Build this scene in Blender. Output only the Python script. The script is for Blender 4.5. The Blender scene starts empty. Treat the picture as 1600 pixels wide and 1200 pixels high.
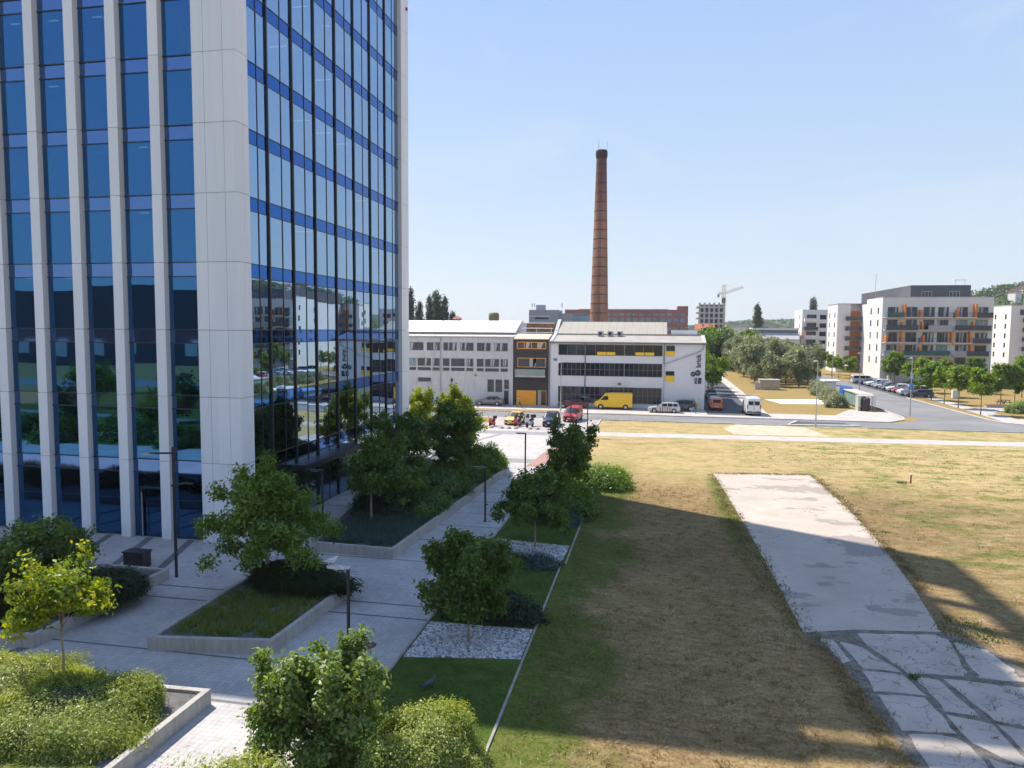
import bpy, bmesh, math, random
import numpy as np
from mathutils import Vector, Matrix
S = bpy.context.scene
COL = S.collection
R = math.radians
# ---------------------------------------------------------------- camera, sky, sun, exposure
cam_d = bpy.data.cameras.new('camera'); cam = bpy.data.objects.new('camera', cam_d); COL.objects.link(cam)
cam_d.sensor_width = 36.0; cam_d.lens = 36.0 * 1135.0 / 1600.0
cam_d.clip_start = 0.5; cam_d.clip_end = 9000
YAW, PIT, ROL = R(11.1), R(4.33), R(0.42)
f0 = Vector((-math.sin(YAW), math.cos(YAW), 0)); r0 = Vector((math.cos(YAW), math.sin(YAW), 0))
fv = f0 * math.cos(PIT) + Vector((0, 0, -math.sin(PIT))); u0 = r0.cross(fv)
rv = r0 * math.cos(ROL) + u0 * math.sin(ROL); uv = rv.cross(fv)
m = Matrix.Identity(4)
for i in range(3):
    m[i][0] = rv[i]; m[i][1] = uv[i]; m[i][2] = -fv[i]
m[2][3] = 12.0
cam.matrix_world = m
S.camera = cam
SUN_EL = R(55.0)
sun_h = Vector((-0.8669, 0.4985, 0))
sun_dir = sun_h * math.cos(SUN_EL) + Vector((0, 0, math.sin(SUN_EL)))
W = bpy.data.worlds.new('World'); S.world = W; W.use_nodes = True
nt = W.node_tree
sky = nt.nodes.new('ShaderNodeTexSky'); sky.sky_type = 'NISHITA'; sky.sun_disc = False
sky.sun_elevation = SUN_EL; sky.sun_rotation = math.atan2(sun_h.x, sun_h.y)
sky.altitude = 250; sky.air_density = 1.0; sky.dust_density = 0.8; sky.ozone_density = 2.2
bg = nt.nodes['Background']; bg.inputs['Strength'].default_value = 0.12
# high summer haze: the clear sky is washed towards a paler blue low down
tcw = nt.nodes.new('ShaderNodeTexCoord'); spw = nt.nodes.new('ShaderNodeSeparateXYZ'); nt.links.new(tcw.outputs['Generated'], spw.inputs[0])
rpw = nt.nodes.new('ShaderNodeValToRGB'); nt.links.new(spw.outputs[2], rpw.inputs[0])
SKY = [(0.0,(.425,.46,.50)),(0.10,(.375,.43,.50)),(0.25,(.295,.385,.51)),(0.42,(.235,.335,.53)),(0.7,(.175,.275,.505)),(1.0,(.145,.24,.47))]
while len(rpw.color_ramp.elements) < len(SKY): rpw.color_ramp.elements.new(0.5)
for el_, (p_, c_) in zip(rpw.color_ramp.elements, SKY): el_.position = p_; el_.color = (*[v/0.12*0.1 for v in c_], 1)
mlw = nt.nodes.new('ShaderNodeVectorMath'); mlw.operation = 'SCALE'; mlw.inputs[3].default_value = 10.0; nt.links.new(rpw.outputs[0], mlw.inputs[0])
mxw = nt.nodes.new('ShaderNodeMix'); mxw.data_type = 'RGBA'; mxw.inputs[0].default_value = 0.85
nt.links.new(sky.outputs[0], mxw.inputs[6]); nt.links.new(mlw.outputs[0], mxw.inputs[7])
mpw = nt.nodes.new('ShaderNodeMapping'); mpw.inputs['Scale'].default_value = (2.2, 2.2, 7.0); mpw.inputs['Rotation'].default_value = (0.15, 0.2, 0.4); nt.links.new(tcw.outputs['Generated'], mpw.inputs[0])
nzw = nt.nodes.new('ShaderNodeTexNoise'); nzw.inputs['Scale'].default_value = 1.3; nzw.inputs['Detail'].default_value = 7; nzw.inputs['Roughness'].default_value = 0.6; nzw.inputs['Distortion'].default_value = 0.6; nt.links.new(mpw.outputs[0], nzw.inputs[0])
rcw = nt.nodes.new('ShaderNodeValToRGB'); nt.links.new(nzw.outputs[0], rcw.inputs[0]); rcw.color_ramp.elements[0].position = 0.5; rcw.color_ramp.elements[0].color = (0,0,0,1); rcw.color_ramp.elements[1].position = 0.78; rcw.color_ramp.elements[1].color = (.3,.3,.3,1)
mcw = nt.nodes.new('ShaderNodeMix'); mcw.data_type = 'RGBA'; nt.links.new(rcw.outputs[0], mcw.inputs[0]); nt.links.new(mxw.outputs[2], mcw.inputs[6]); mcw.inputs[7].default_value = (4.2,4.35,4.55,1)
nt.links.new(mcw.outputs[2], bg.inputs[0])
sun_d = bpy.data.lights.new('sun', 'SUN'); sun_d.energy = 4.2; sun_d.angle = R(0.5); sun_d.color = (1.0, 0.93, 0.83)
sun = bpy.data.objects.new('sun', sun_d); COL.objects.link(sun)
sun.rotation_euler = sun_dir.to_track_quat('Z', 'Y').to_euler()
S.view_settings.view_transform = 'Standard'; S.view_settings.look = 'None'
S.view_settings.exposure = 0.85; S.view_settings.gamma = 1.0
S.cycles.max_bounces = 6; S.cycles.diffuse_bounces = 3; S.cycles.glossy_bounces = 4; S.cycles.transparent_max_bounces = 6
S.cycles.transmission_bounces = 3; S.cycles.caustics_reflective = False; S.cycles.caustics_refractive = False

# ---------------------------------------------------------------- helpers
rnd = random.Random(7)
class MB:
    """collects faces for one mesh object"""
    def __init__(s): s.v = []; s.f = []; s.m = []
    def quad(s, a, b, c, d, m=0):
        n = len(s.v); s.v += [a, b, c, d]; s.f.append((n, n+1, n+2, n+3)); s.m.append(m)
    def poly(s, pts, m=0):
        n = len(s.v); s.v += list(pts); s.f.append(tuple(range(n, n+len(pts)))); s.m.append(m)
    def box(s, x0, x1, y0, y1, z0, z1, m=0):
        n = len(s.v)
        s.v += [(x0,y0,z0),(x1,y0,z0),(x1,y1,z0),(x0,y1,z0),(x0,y0,z1),(x1,y0,z1),(x1,y1,z1),(x0,y1,z1)]
        for f in ((3,2,1,0),(4,5,6,7),(0,1,5,4),(1,2,6,5),(2,3,7,6),(3,0,4,7)):
            s.f.append(tuple(n+i for i in f)); s.m.append(m)
        return s
    def prism(s, poly, z0, z1, m=0):
        n = len(s.v); k = len(poly)
        s.v += [(p[0], p[1], z0) for p in poly] + [(p[0], p[1], z1) for p in poly]
        s.f.append(tuple(n+i for i in reversed(range(k)))); s.m.append(m)
        s.f.append(tuple(n+k+i for i in range(k))); s.m.append(m)
        for i in range(k):
            j = (i+1) % k; s.f.append((n+i, n+j, n+k+j, n+k+i)); s.m.append(m)
        return s
    def prismx(s, prof, x0, x1, m=0):
        """profile in (y, z) swept along x"""
        n = len(s.v); k = len(prof)
        s.v += [(x0, p[0], p[1]) for p in prof] + [(x1, p[0], p[1]) for p in prof]
        s.f.append(tuple(n+i for i in range(k))); s.m.append(m)
        s.f.append(tuple(n+k+i for i in reversed(range(k)))); s.m.append(m)
        for i in range(k):
            j = (i+1) % k; s.f.append((n+j, n+i, n+k+i, n+k+j)); s.m.append(m)
        return s
    def tube(s, pts, rad, seg=8, m=0, cap=True):
        """tapered tube through pts; rad = number or list"""
        pts = [Vector(p) for p in pts]
        if not isinstance(rad, (list, tuple)): rad = [rad]*len(pts)
        n = len(s.v)
        for i, p in enumerate(pts):
            d = (pts[min(i+1, len(pts)-1)] - pts[max(i-1, 0)]).normalized()
            a = d.orthogonal().normalized() if abs(d.z) < 0.9 else Vector((1,0,0)) - d*d.x
            a.normalize(); b = d.cross(a)
            for j in range(seg):
                t = 2*math.pi*j/seg
                q = p + (a*math.cos(t) + b*math.sin(t))*rad[i]; s.v.append(tuple(q))
        for i in range(len(pts)-1):
            for j in range(seg):
                k = (j+1) % seg
                s.f.append((n+i*seg+j, n+i*seg+k, n+(i+1)*seg+k, n+(i+1)*seg+j)); s.m.append(m)
        if cap:
            s.f.append(tuple(n+j for j in reversed(range(seg)))); s.m.append(m)
            s.f.append(tuple(n+(len(pts)-1)*seg+j for j in range(seg))); s.m.append(m)
        return s
    def lathe(s, prof, cx=0, cy=0, seg=24, m=0, axis='z', cz=0):
        """prof: (r, h) list, revolved about a vertical (z) or lateral (y) axis"""
        n = len(s.v)
        for r_, h in prof:
            for j in range(seg):
                t = 2*math.pi*j/seg
                if axis == 'z': s.v.append((cx+r_*math.cos(t), cy+r_*math.sin(t), cz+h))
                else: s.v.append((cx+r_*math.cos(t), cy+h, cz+r_*math.sin(t)))
        for i in range(len(prof)-1):
            for j in range(seg):
                k = (j+1) % seg
                s.f.append((n+i*seg+j, n+i*seg+k, n+(i+1)*seg+k, n+(i+1)*seg+j)); s.m.append(m)
        s.f.append(tuple(n+j for j in reversed(range(seg)))); s.m.append(m)
        s.f.append(tuple(n+(len(prof)-1)*seg+j for j in range(seg))); s.m.append(m)
        return s
    def mesh(s, name, mats, smooth=False):
        me = bpy.data.meshes.new(name)
        me.from_pydata([tuple(v) for v in s.v], [], s.f)
        for mt in (mats if isinstance(mats, (list, tuple)) else [mats]): me.materials.append(mt)
        me.polygons.foreach_set('material_index', s.m)
        if smooth: me.polygons.foreach_set('use_smooth', [True]*len(me.polygons))
        me.update()
        return me
    def build(s, name, mats, parent=None, smooth=False, loc=None):
        return link(name, s.mesh(name, mats, smooth), parent, loc)
def link(name, me, parent=None, loc=None):
    o = bpy.data.objects.new(name, me); COL.objects.link(o)
    if parent is not None: o.parent = parent
    if loc is not None: o.location = loc
    return o
def tag(o, label, cat, group=None):
    o['label'] = label; o['category'] = cat
    if group: o['group'] = group
    return o
def thing(name, label, cat, loc=(0,0,0), rz=0, group=None):
    o = bpy.data.objects.new(name, None); COL.objects.link(o); o.empty_display_size = 0.3
    o.location = loc; o.rotation_euler = (0, 0, rz)
    return tag(o, label, cat, group)
def struct(o): o['kind'] = 'structure'; return o
def stuff(o): o['kind'] = 'stuff'; return o
def dup(root, loc, rz, label=None, group=None, scale=None, swap=None):
    r = root.copy(); COL.objects.link(r); r.location = loc; r.rotation_euler = (0, 0, rz)
    if label: r['label'] = label
    if group: r['group'] = group
    if scale is not None: r.scale = scale if isinstance(scale, (tuple, list)) else (scale,)*3
    for ch in list(root.children):
        c = ch.copy(); COL.objects.link(c); c.parent = r
        if swap and ch.data and ch.data.materials and ch.data.materials[0] == swap[0]:
            key = ch.data.name + swap[1].name
            me = bpy.data.meshes.get(key[:60])
            if me is None:
                me = ch.data.copy(); me.name = key[:60]; me.materials[0] = swap[1]
            c.data = me
        for g in ch.children:
            d = g.copy(); COL.objects.link(d); d.parent = c
    return r

# ---------------------------------------------------------------- materials
class NT:
    def __init__(s, name):
        s.m = bpy.data.materials.new(name); s.m.use_nodes = True
        s.t = s.m.node_tree; s.b = s.t.nodes['Principled BSDF']; s.out = s.t.nodes['Material Output']
        s.pos = None
    def n(s, ty, **kw):
        x = s.t.nodes.new(ty)
        for k, v in kw.items():
            if k.startswith('i_'):
                key = k[2:]; key = int(key) if key.isdigit() else key.replace('_', ' ')
                s.set(x.inputs[key], v)
            else: setattr(x, k, v)
        return x
    def set(s, inp, v):
        if hasattr(v, 'is_linked') or hasattr(v, 'links'): s.t.links.new(v, inp)
        elif isinstance(v, (tuple, list)) and len(v) == 3 and inp.type == 'RGBA': inp.default_value = (*v, 1)
        else: inp.default_value = v
    def P(s):
        if s.pos is None: s.pos = s.n('ShaderNodeNewGeometry').outputs['Position']
        return s.pos
    def mapping(s, scale, rot=(0,0,0), vec=None):
        return s.n('ShaderNodeMapping', i_Vector=vec or s.P(), i_Scale=scale, i_Rotation=rot).outputs[0]
    def noise(s, scale, detail=4, rough=0.55, vec=None, dist=0):
        return s.n('ShaderNodeTexNoise', i_Vector=vec or s.P(), i_Scale=scale, i_Detail=detail, i_Roughness=rough, i_Distortion=dist).outputs[0]
    def ramp(s, fac, stops, interp='LINEAR'):
        r = s.n('ShaderNodeValToRGB', i_Fac=fac); e = r.color_ramp.elements; r.color_ramp.interpolation = interp
        while len(e) < len(stops): e.new(0.5)
        for k, (p, c) in enumerate(stops):
            e[k].position = p
            e[k].color = (*c, 1) if isinstance(c, (tuple, list)) else (c, c, c, 1)
        return r.outputs[0]
    def mix(s, fac, a, b, bt='MIX'):
        x = s.n('ShaderNodeMix', data_type='RGBA', blend_type=bt)
        s.set(x.inputs[0], fac); s.set(x.inputs[6], a); s.set(x.inputs[7], b)
        return x.outputs[2]
    def math(s, op, a, b=0.0, c=None, clamp=False):
        x = s.n('ShaderNodeMath', operation=op, use_clamp=clamp); s.set(x.inputs[0], a); s.set(x.inputs[1], b)
        if c is not None: s.set(x.inputs[2], c)
        return x.outputs[0]
    def xyz(s, vec=None):
        x = s.n('ShaderNodeSeparateXYZ', i_0=vec or s.P()); return x.outputs
    def maprange(s, v, a, b, c=0.0, d=1.0):
        x = s.n('ShaderNodeMapRange', interpolation_type='SMOOTHSTEP'); s.set(x.inputs[0], v)
        for k, q in enumerate((a, b, c, d)): x.inputs[k+1].default_value = q
        return x.outputs[0]
    def bump(s, h, strength=0.3, dist=0.02):
        s.t.links.new(s.n('ShaderNodeBump', i_Height=h, i_Strength=strength, i_Distance=dist).outputs[0], s.b.inputs['Normal'])
    def fin(s, color=None, rough=0.8, metal=0.0, spec=None):
        if color is not None: s.set(s.b.inputs['Base Color'], color)
        s.set(s.b.inputs['Roughness'], rough); s.set(s.b.inputs['Metallic'], metal)
        if spec is not None: s.set(s.b.inputs['Specular IOR Level'], spec)
        return s.m
def plain(name, col, rough=0.7, metal=0.0, var=0.12, scale=1.5, spec=None, fine=0.0):
    """a colour broken by soft weathering noise"""
    k = NT(name)
    c = k.mix(k.ramp(k.noise(scale, 5, 0.6), [(0.3, 0.0), (0.7, 1.0)]), tuple(x*(1-var) for x in col), tuple(min(1, x*(1+var)) for x in col))
    if fine: c = k.mix(fine, c, k.noise(scale*30, 3, 0.7), 'OVERLAY')
    return k.fin(c, rough, metal, spec)
def objmat(name, col, rough=0.4, metal=0.0, coat=0.0):
    """paint with faint unevenness in the thing's own space, so copies keep it"""
    k = NT(name); tc = k.n('ShaderNodeTexCoord').outputs['Object']
    c = k.mix(k.noise(3.0, 3, 0.5, tc), tuple(x*0.9 for x in col), tuple(min(1, x*1.08) for x in col))
    k.b.inputs['Coat Weight'].default_value = coat; k.b.inputs['Coat Roughness'].default_value = 0.25
    return k.fin(c, rough, metal)
def leafmat(name, c0, c1, c2, trans=0.35, tcol=None):
    k = NT(name)
    lv = k.n('ShaderNodeAttribute', attribute_name='lv').outputs['Fac']
    col = k.ramp(lv, [(0.0, c0), (0.5, c1), (1.0, c2)])
    tc = k.n('ShaderNodeHueSaturation', i_Hue=0.485, i_Saturation=1.15, i_Value=1.5, i_Color=col).outputs[0]
    d = k.n('ShaderNodeBsdfDiffuse', i_Color=col); t = k.n('ShaderNodeBsdfTranslucent', i_Color=tc)
    g = k.n('ShaderNodeBsdfGlossy', i_Color=(0.9,0.95,1.0), i_Roughness=0.42)
    a = k.n('ShaderNodeMixShader', i_0=trans, i_1=d.outputs[0], i_2=t.outputs[0])
    b = k.n('ShaderNodeMixShader', i_0=0.025, i_1=a.outputs[0], i_2=g.outputs[0])
    k.t.links.new(b.outputs[0], k.out.inputs[0])
    return k.m

# paving: small concrete setts with faint dirt
def paving(name, a, b, sx=0.2, sy=0.1, gap=(0.1,0.1,0.1)):
    k = NT(name)
    br = k.n('ShaderNodeTexBrick', i_Vector=k.P(), i_Color1=a, i_Color2=b, i_Mortar=gap, i_Scale=1.0, i_Mortar_Size=0.006, i_Mortar_Smooth=0.3, i_Brick_Width=sx, i_Row_Height=sy, offset=0.0 if sx == sy else 0.5)
    dirt = k.ramp(k.noise(0.35, 6, 0.65), [(0.3, 0.78), (0.65, 1.05)])
    spots = k.ramp(k.noise(2.2, 5, 0.7), [(0.25, 0.82), (0.5, 1.0)])
    c = k.mix(1.0, k.mix(1.0, br.outputs[0], dirt, 'MULTIPLY'), spots, 'MULTIPLY')
    k.bump(br.outputs[1], -0.25, 0.01)
    return k.fin(c, 0.85)
M = {}
M['pave'] = paving('plaza_paving', (0.50,0.475,0.455), (0.43,0.405,0.39), 0.2, 0.2, (0.26,0.25,0.25))
M['pave2'] = paving('parking_paving', (0.45,0.40,0.38), (0.37,0.33,0.32), 0.4, 0.2, (0.2,0.18,0.18))
M['pavered'] = paving('red_paving', (0.42,0.24,0.2), (0.36,0.2,0.17), 0.3, 0.15, (0.2,0.15,0.13))
M['pavedark'] = paving('dark_paving', (0.19,0.185,0.19), (0.15,0.15,0.155), 0.2, 0.1, (0.05,0.05,0.05))
M['walk'] = plain('pavement_concrete', (0.43,0.39,0.355), 0.9, var=0.15, scale=0.6, fine=0.25)
M['kerb'] = plain('kerb_concrete', (0.45,0.44,0.42), 0.9, var=0.2, scale=1.2, fine=0.3)
k = NT('asphalt'); c = k.mix(k.ramp(k.noise(0.12, 6, 0.65), [(0.35,0.0),(0.7,1.0)]), (0.16,0.158,0.16), (0.235,0.23,0.225))
c = k.mix(0.35, c, k.noise(35, 3, 0.8), 'OVERLAY'); M['asphalt'] = k.fin(c, 0.9)
k = NT('dark_asphalt'); c = k.mix(k.noise(0.3, 6, 0.7), (0.05,0.05,0.054), (0.10,0.098,0.10))
c = k.mix(0.35, c, k.noise(30, 3, 0.8), 'OVERLAY'); M['asphaltd'] = k.fin(c, 0.9)

# dry lawn, with greener tongues along the kerb and the slab, and bare sandy scrapes
k = NT('dry_grass'); x, y, z = k.xyz()
big = k.noise(0.055, 5, 0.6); mid = k.noise(0.5, 6, 0.72); fine = k.noise(9.0, 4, 0.75)
streak = k.noise(1.0, 5, 0.7, k.mapping((1.1, 4.2, 1), (0, 0, 0.5)))
straw = k.mix(k.ramp(mid, [(0.32,0.0),(0.68,1.0)]), (0.32,0.228,0.10), (0.49,0.37,0.185))
brown = k.mix(mid, (0.185,0.118,0.06), (0.36,0.245,0.132))
base = k.mix(k.ramp(k.math('ADD', k.math('MULTIPLY', big, 0.6), k.math('MULTIPLY', streak, 0.4)), [(0.42,0.0),(0.56,1.0)]), brown, straw)
nearm = k.maprange(y, 52, 66)
base = k.mix(k.math('MULTIPLY', nearm, 0.75), base, k.mix(streak, (0.36,0.26,0.115), (0.52,0.40,0.21)))
green = k.mix(mid, (0.055,0.115,0.012), (0.17,0.205,0.04))
wob = k.math('MULTIPLY', k.math('SUBTRACT', k.noise(0.22, 5, 0.6), 0.5), 9.0)
xw = k.math('ADD', x, wob)
gk = k.math('MULTIPLY', k.maprange(xw, -0.6, -3.0), k.math('SUBTRACT', 1.0, k.maprange(y, 55, 75)))           # along the kerb
gs = k.math('MULTIPLY', k.maprange(k.math('ABSOLUTE', k.math('ADD', k.math('SUBTRACT', x, 4.9), k.math('MULTIPLY', wob, 0.12))), 1.1, 0.2), k.math('MULTIPLY', k.maprange(y, 33, 46), k.maprange(y, 64, 58)))   # beside the slab
gp = k.ramp(k.noise(0.42, 7, 0.78, k.mapping((0.6, 1.3, 1))), [(0.47,0.0),(0.60,0.9)])
gr = k.math('MULTIPLY', k.maprange(xw, 12.0, 17.0), gp)
gall = k.math('MAXIMUM', k.math('MAXIMUM', gk, k.math('MULTIPLY', gs, 0.9)), k.math('MAXIMUM', gr, k.math('MULTIPLY', gp, k.math('ADD', 0.2, k.math('MULTIPLY', nearm, 0.42)))))
gall = k.math('MULTIPLY', gall, k.ramp(k.noise(3.0, 5, 0.75), [(0.25,0.45),(0.55,1.0)]))
c = k.mix(gall, base, green)
sand = k.math('MULTIPLY', k.ramp(k.noise(0.9, 6, 0.72), [(0.56,0.0),(0.68,0.6)]), k.maprange(xw, 3.0, 9.0))
c = k.mix(sand, c, (0.48,0.385,0.27))
c = k.mix(1.0, c, k.ramp(fine, [(0.25,0.38),(0.5,1.0),(0.75,1.4)]), 'MULTIPLY')
c = k.mix(1.0, c, k.mix(nearm, (0.74,0.72,0.70), (1.0,1.0,1.0)), 'MULTIPLY')  # shade painted in: near field darkened where the tower's shadow falls
c = k.mix(1.0, c, k.ramp(k.noise(2.2, 6, 0.8, k.mapping((0.7,1.5,1),(0,0,.6))), [(0.3,0.55),(0.5,1.0),(0.7,1.25)]), 'MULTIPLY')
k.bump(k.math('ADD', fine, k.math('MULTIPLY', mid, 2.0)), 0.6, 0.05); M['field'] = k.fin(c, 1.0, spec=0.1)
k = NT('green_lawn'); mid = k.noise(0.9, 6, 0.7); fine = k.noise(14.0, 4, 0.75)
c = k.mix(k.ramp(mid, [(0.35,0.0),(0.7,1.0)]), (0.045,0.095,0.012), (0.12,0.155,0.035))
c = k.mix(1.0, c, k.ramp(fine, [(0.25,0.5),(0.75,1.3)]), 'MULTIPLY'); k.bump(fine, 0.6, 0.04); M['lawn'] = k.fin(c, 1.0, spec=0.1)
k = NT('far_grass'); mid = k.noise(0.15, 6, 0.7); fine = k.noise(3.0, 4, 0.75)
c = k.mix(k.ramp(mid, [(0.35,0.0),(0.65,1.0)]), (0.36,0.235,0.105), (0.27,0.215,0.075))
c = k.mix(1.0, c, k.ramp(fine, [(0.25,0.5),(0.75,1.25)]), 'MULTIPLY'); M['fargrass'] = k.fin(c, 1.0, spec=0.1)
k = NT('old_concrete'); x, y, z = k.xyz()
c = k.mix(k.ramp(k.noise(0.4, 6, 0.65), [(0.3,0.0),(0.7,1.0)]), (0.385,0.325,0.27), (0.49,0.425,0.36))
pat = k.ramp(k.noise(0.26, 5, 0.6, k.mapping((0.8,1.3,1))), [(0.565,0.0),(0.58,1.0)])
c = k.mix(k.math('MULTIPLY', pat, 0.7), c, (0.25,0.21,0.185))
v = k.n('ShaderNodeTexVoronoi', feature='DISTANCE_TO_EDGE', i_Vector=k.n('ShaderNodeVectorMath', operation='ADD', i_0=k.P(), i_1=k.n('ShaderNodeTexNoise', i_Vector=k.P(), i_Scale=1.3, i_Detail=5.0).outputs[1]).outputs[0], i_Scale=0.28).outputs[0]
crk = k.math('MULTIPLY', k.ramp(v, [(0.0,1.0),(0.006,0.0)]), k.ramp(k.noise(0.2,2), [(0.45,0.0),(0.55,0.8)]))
c = k.mix(crk, c, (0.12,0.11,0.1))
c = k.mix(0.35, c, k.noise(22, 4, 0.8), 'OVERLAY'); k.bump(k.noise(22, 4, 0.8), 0.25, 0.01); M['slab'] = k.fin(c, 0.92)
k = NT('broken_concrete')
c = k.mix(k.ramp(k.noise(0.6, 6, 0.65), [(0.3,0.0),(0.7,1.0)]), (0.36,0.31,0.262), (0.52,0.455,0.392))
wv = k.n('ShaderNodeVectorMath', operation='ADD', i_0=k.P(), i_1=k.n('ShaderNodeTexNoise', i_Vector=k.P(), i_Scale=2.0, i_Detail=5.0).outputs[1]).outputs[0]
v = k.n('ShaderNodeTexVoronoi', feature='DISTANCE_TO_EDGE', i_Vector=wv, i_Scale=0.75).outputs[0]
c = k.mix(k.math('MULTIPLY', k.ramp(v, [(0.0,1.0),(0.018,0.0)]), k.ramp(k.noise(0.5,3), [(0.36,0.0),(0.46,0.95)])), c, (0.13,0.12,0.105))
c = k.mix(k.ramp(k.noise(1.5, 6, 0.8), [(0.6,0.0),(0.72,0.65)]), c, (0.24,0.215,0.19))
c = k.mix(0.4, c, k.noise(25, 4, 0.8), 'OVERLAY'); k.bump(k.noise(20, 4, 0.8), 0.3, 0.01); M['slab2'] = k.fin(c, 0.92)
k = NT('joint_dirt'); c = k.mix(k.ramp(k.noise(2.4, 7, 0.8), [(0.35,0.0),(0.65,1.0)]), (0.075,0.068,0.055), (0.27,0.24,0.20)); c = k.mix(k.ramp(k.noise(1.1,5,.7), [(0.56,0.0),(0.66,0.7)]), c, (0.12,0.115,0.05)); c = k.mix(0.6, c, k.noise(18, 4, 0.8), 'OVERLAY'); M['dirt'] = k.fin(c, 1.0)
k = NT('white_gravel'); v = k.n('ShaderNodeTexVoronoi', i_Vector=k.P(), i_Scale=9.0)
c = k.ramp(k.n('ShaderNodeSeparateColor', i_0=v.outputs[1]).outputs[0], [(0.0,(0.08,0.08,0.09)),(0.45,(0.4,0.4,0.41)),(1.0,(0.75,0.74,0.72))]); k.bump(v.outputs[0], -0.8, 0.05); M['gravel'] = k.fin(c, 0.85)
M['soil'] = plain('planter_soil', (0.115,0.11,0.108), 1.0, var=0.4, scale=3, fine=0.5)
k = NT('planter_concrete'); c = k.mix(k.ramp(k.noise(0.8,6,0.65), [(0.3,0.0),(0.7,1.0)]), (0.34,0.315,0.28), (0.45,0.425,0.385))
st = k.noise(1.0, 4, 0.6, k.mapping((7.0, 7.0, 0.8))); c = k.mix(1.0, c, k.ramp(st, [(0.3,0.8),(0.6,1.05)]), 'MULTIPLY')
c = k.mix(0.25, c, k.noise(30,3,0.8), 'OVERLAY'); M['concrete'] = k.fin(c, 0.9)
k = NT('white_panel'); x, y, z = k.xyz()
lvl = k.math('FLOOR', k.math('DIVIDE', k.math('SUBTRACT', z, 0.78), 3.68)); cell = k.n('ShaderNodeTexWhiteNoise', noise_dimensions='3D', i_Vector=k.n('ShaderNodeCombineXYZ', i_0=k.math('FLOOR', k.math('DIVIDE', x, 1.3)), i_1=k.math('FLOOR', k.math('DIVIDE', y, 3.1)), i_2=lvl).outputs[0]).outputs[0]
c = k.mix(cell, (0.80,0.785,0.79), (0.87,0.85,0.855))
c = k.mix(k.math('MULTIPLY', k.ramp(k.noise(1.0, 5, 0.65, k.mapping((5.0, 5.0, 0.12))), [(0.5,0.0),(0.8,0.5)]), 0.5), c, (0.55,0.54,0.52))
c = k.mix(k.math('MULTIPLY', k.maprange(z, 1.2, 0.0), 0.35), c, (0.45,0.43,0.40)); M['whitepanel'] = k.fin(c, 0.5)
M['gapdark'] = plain('dark_gap', (0.05,0.05,0.055), 0.8)
def coated(name, ca, cb, see=(.30,.36,.42), fac=.80):
    """solar-control glazing: mostly mirror, some view of the dark rooms behind"""
    k = NT(name); k.bump(k.noise(0.45, 2, 0.5), 0.035, 0.06)
    k.fin(k.mix(k.noise(0.12, 2), ca, cb), 0.012, 1.0)
    tr = k.n('ShaderNodeBsdfTransparent', i_Color=see)
    mx = k.n('ShaderNodeMixShader', i_0=fac, i_1=tr.outputs[0], i_2=k.b.outputs[0]); k.t.links.new(mx.outputs[0], k.out.inputs[0]); return k.m
M['glass'] = coated('blue_glass', (0.31,0.47,0.66), (0.38,0.54,0.72), (.30,.36,.42), .84)
M['glassf'] = coated('dark_glass', (0.045,0.165,0.37), (0.06,0.20,0.41), (.22,.32,.38))  # tint deepened to paint the darker blue sky the front panes mirror
k = NT('spandrel_glass'); k.bump(k.noise(0.5, 2), 0.03, 0.05); M['spandrel'] = k.fin((0.012,0.11,0.38), 0.03, 1.0)
k = NT('front_spandrel_glass'); k.bump(k.noise(0.5, 2), 0.03, 0.05); M['spandrelf'] = k.fin((0.10,0.19,0.40), 0.04, 1.0)  # tinted apart from the other spandrels for the different sky it mirrors
M['frame'] = plain('dark_frame', (0.018,0.02,0.025), 0.4, 0.0)
M['steel'] = plain('grey_steel', (0.35,0.36,0.37), 0.4, 0.6)
M['black'] = plain('black_metal', (0.02,0.021,0.024), 0.45)
M['galv'] = plain('galvanised_steel', (0.42,0.44,0.45), 0.45, 0.5)
M['bark'] = plain('bark', (0.16,0.115,0.08), 0.95, var=0.4, scale=6)
M['barkpale'] = plain('pale_bark', (0.30,0.235,0.165), 0.95, var=0.3, scale=6)
k = NT('window_glass'); M['win'] = k.fin(k.mix(k.noise(0.3,3), (0.008,0.012,0.02), (0.025,0.034,0.048)), 0.06, 0.0, 0.6)
# ================================================================ THE SETTING
def sheet(name, pts, z, mat):
    b = MB(); b.poly([(p[0], p[1], z) for p in pts]); return struct(b.build(name, mat))
def rect(x0, x1, y0, y1): return [(x0,y0),(x1,y0),(x1,y1),(x0,y1)]
b = MB(); E_ = 4000
xs = [-E_, -60, 75, E_]; ys = [-E_, -60, 102, E_]
b.poly([(-E_,-E_,0),(E_,-E_,0),(E_,E_,0),(-E_,E_,0)]); struct(b.build('ground', M['fargrass']))
sheet('field', rect(-9, 95, -30, 96.5), 0.004, M['field'])
sheet('plaza', [(-95,9),(-8.9,9),(-8.9,52),(-7.0,57),(-6.7,85),(-75,85)], 0.008, M['pave'])
sheet('parking_area', rect(-22.5, -6.9, 85, 96.5), 0.012, M['pave2'])
sheet('pavement_far', [(-90,85),(-22.5,85),(-22.5,96.5),(-90,96.5)], 0.008, M['pave'])
sheet('road', rect(-160, 160, 96.5, 103.2), 0.012, M['asphalt'])
sheet('pavement', [(-160,103.2),(31,103.2),(31,104.5),(34.0,107.5),(34.4,116),(29.5,119),(25.5,110.3),(15.5,110.3),(15.5,113),(-160,113)], 0.016, M['walk'])
sheet('side_road', [(31.5,103.0),(36,107.5),(34.3,116),(35.5,150),(38,200),(36,330),(45,330),(45.5,200),(45.2,150),(45,108.5),(49,103.0)], 0.020, M['asphalt'])
sheet('car_park', rect(44.8, 51.5, 143, 184), 0.024, M['asphaltd'])
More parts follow.
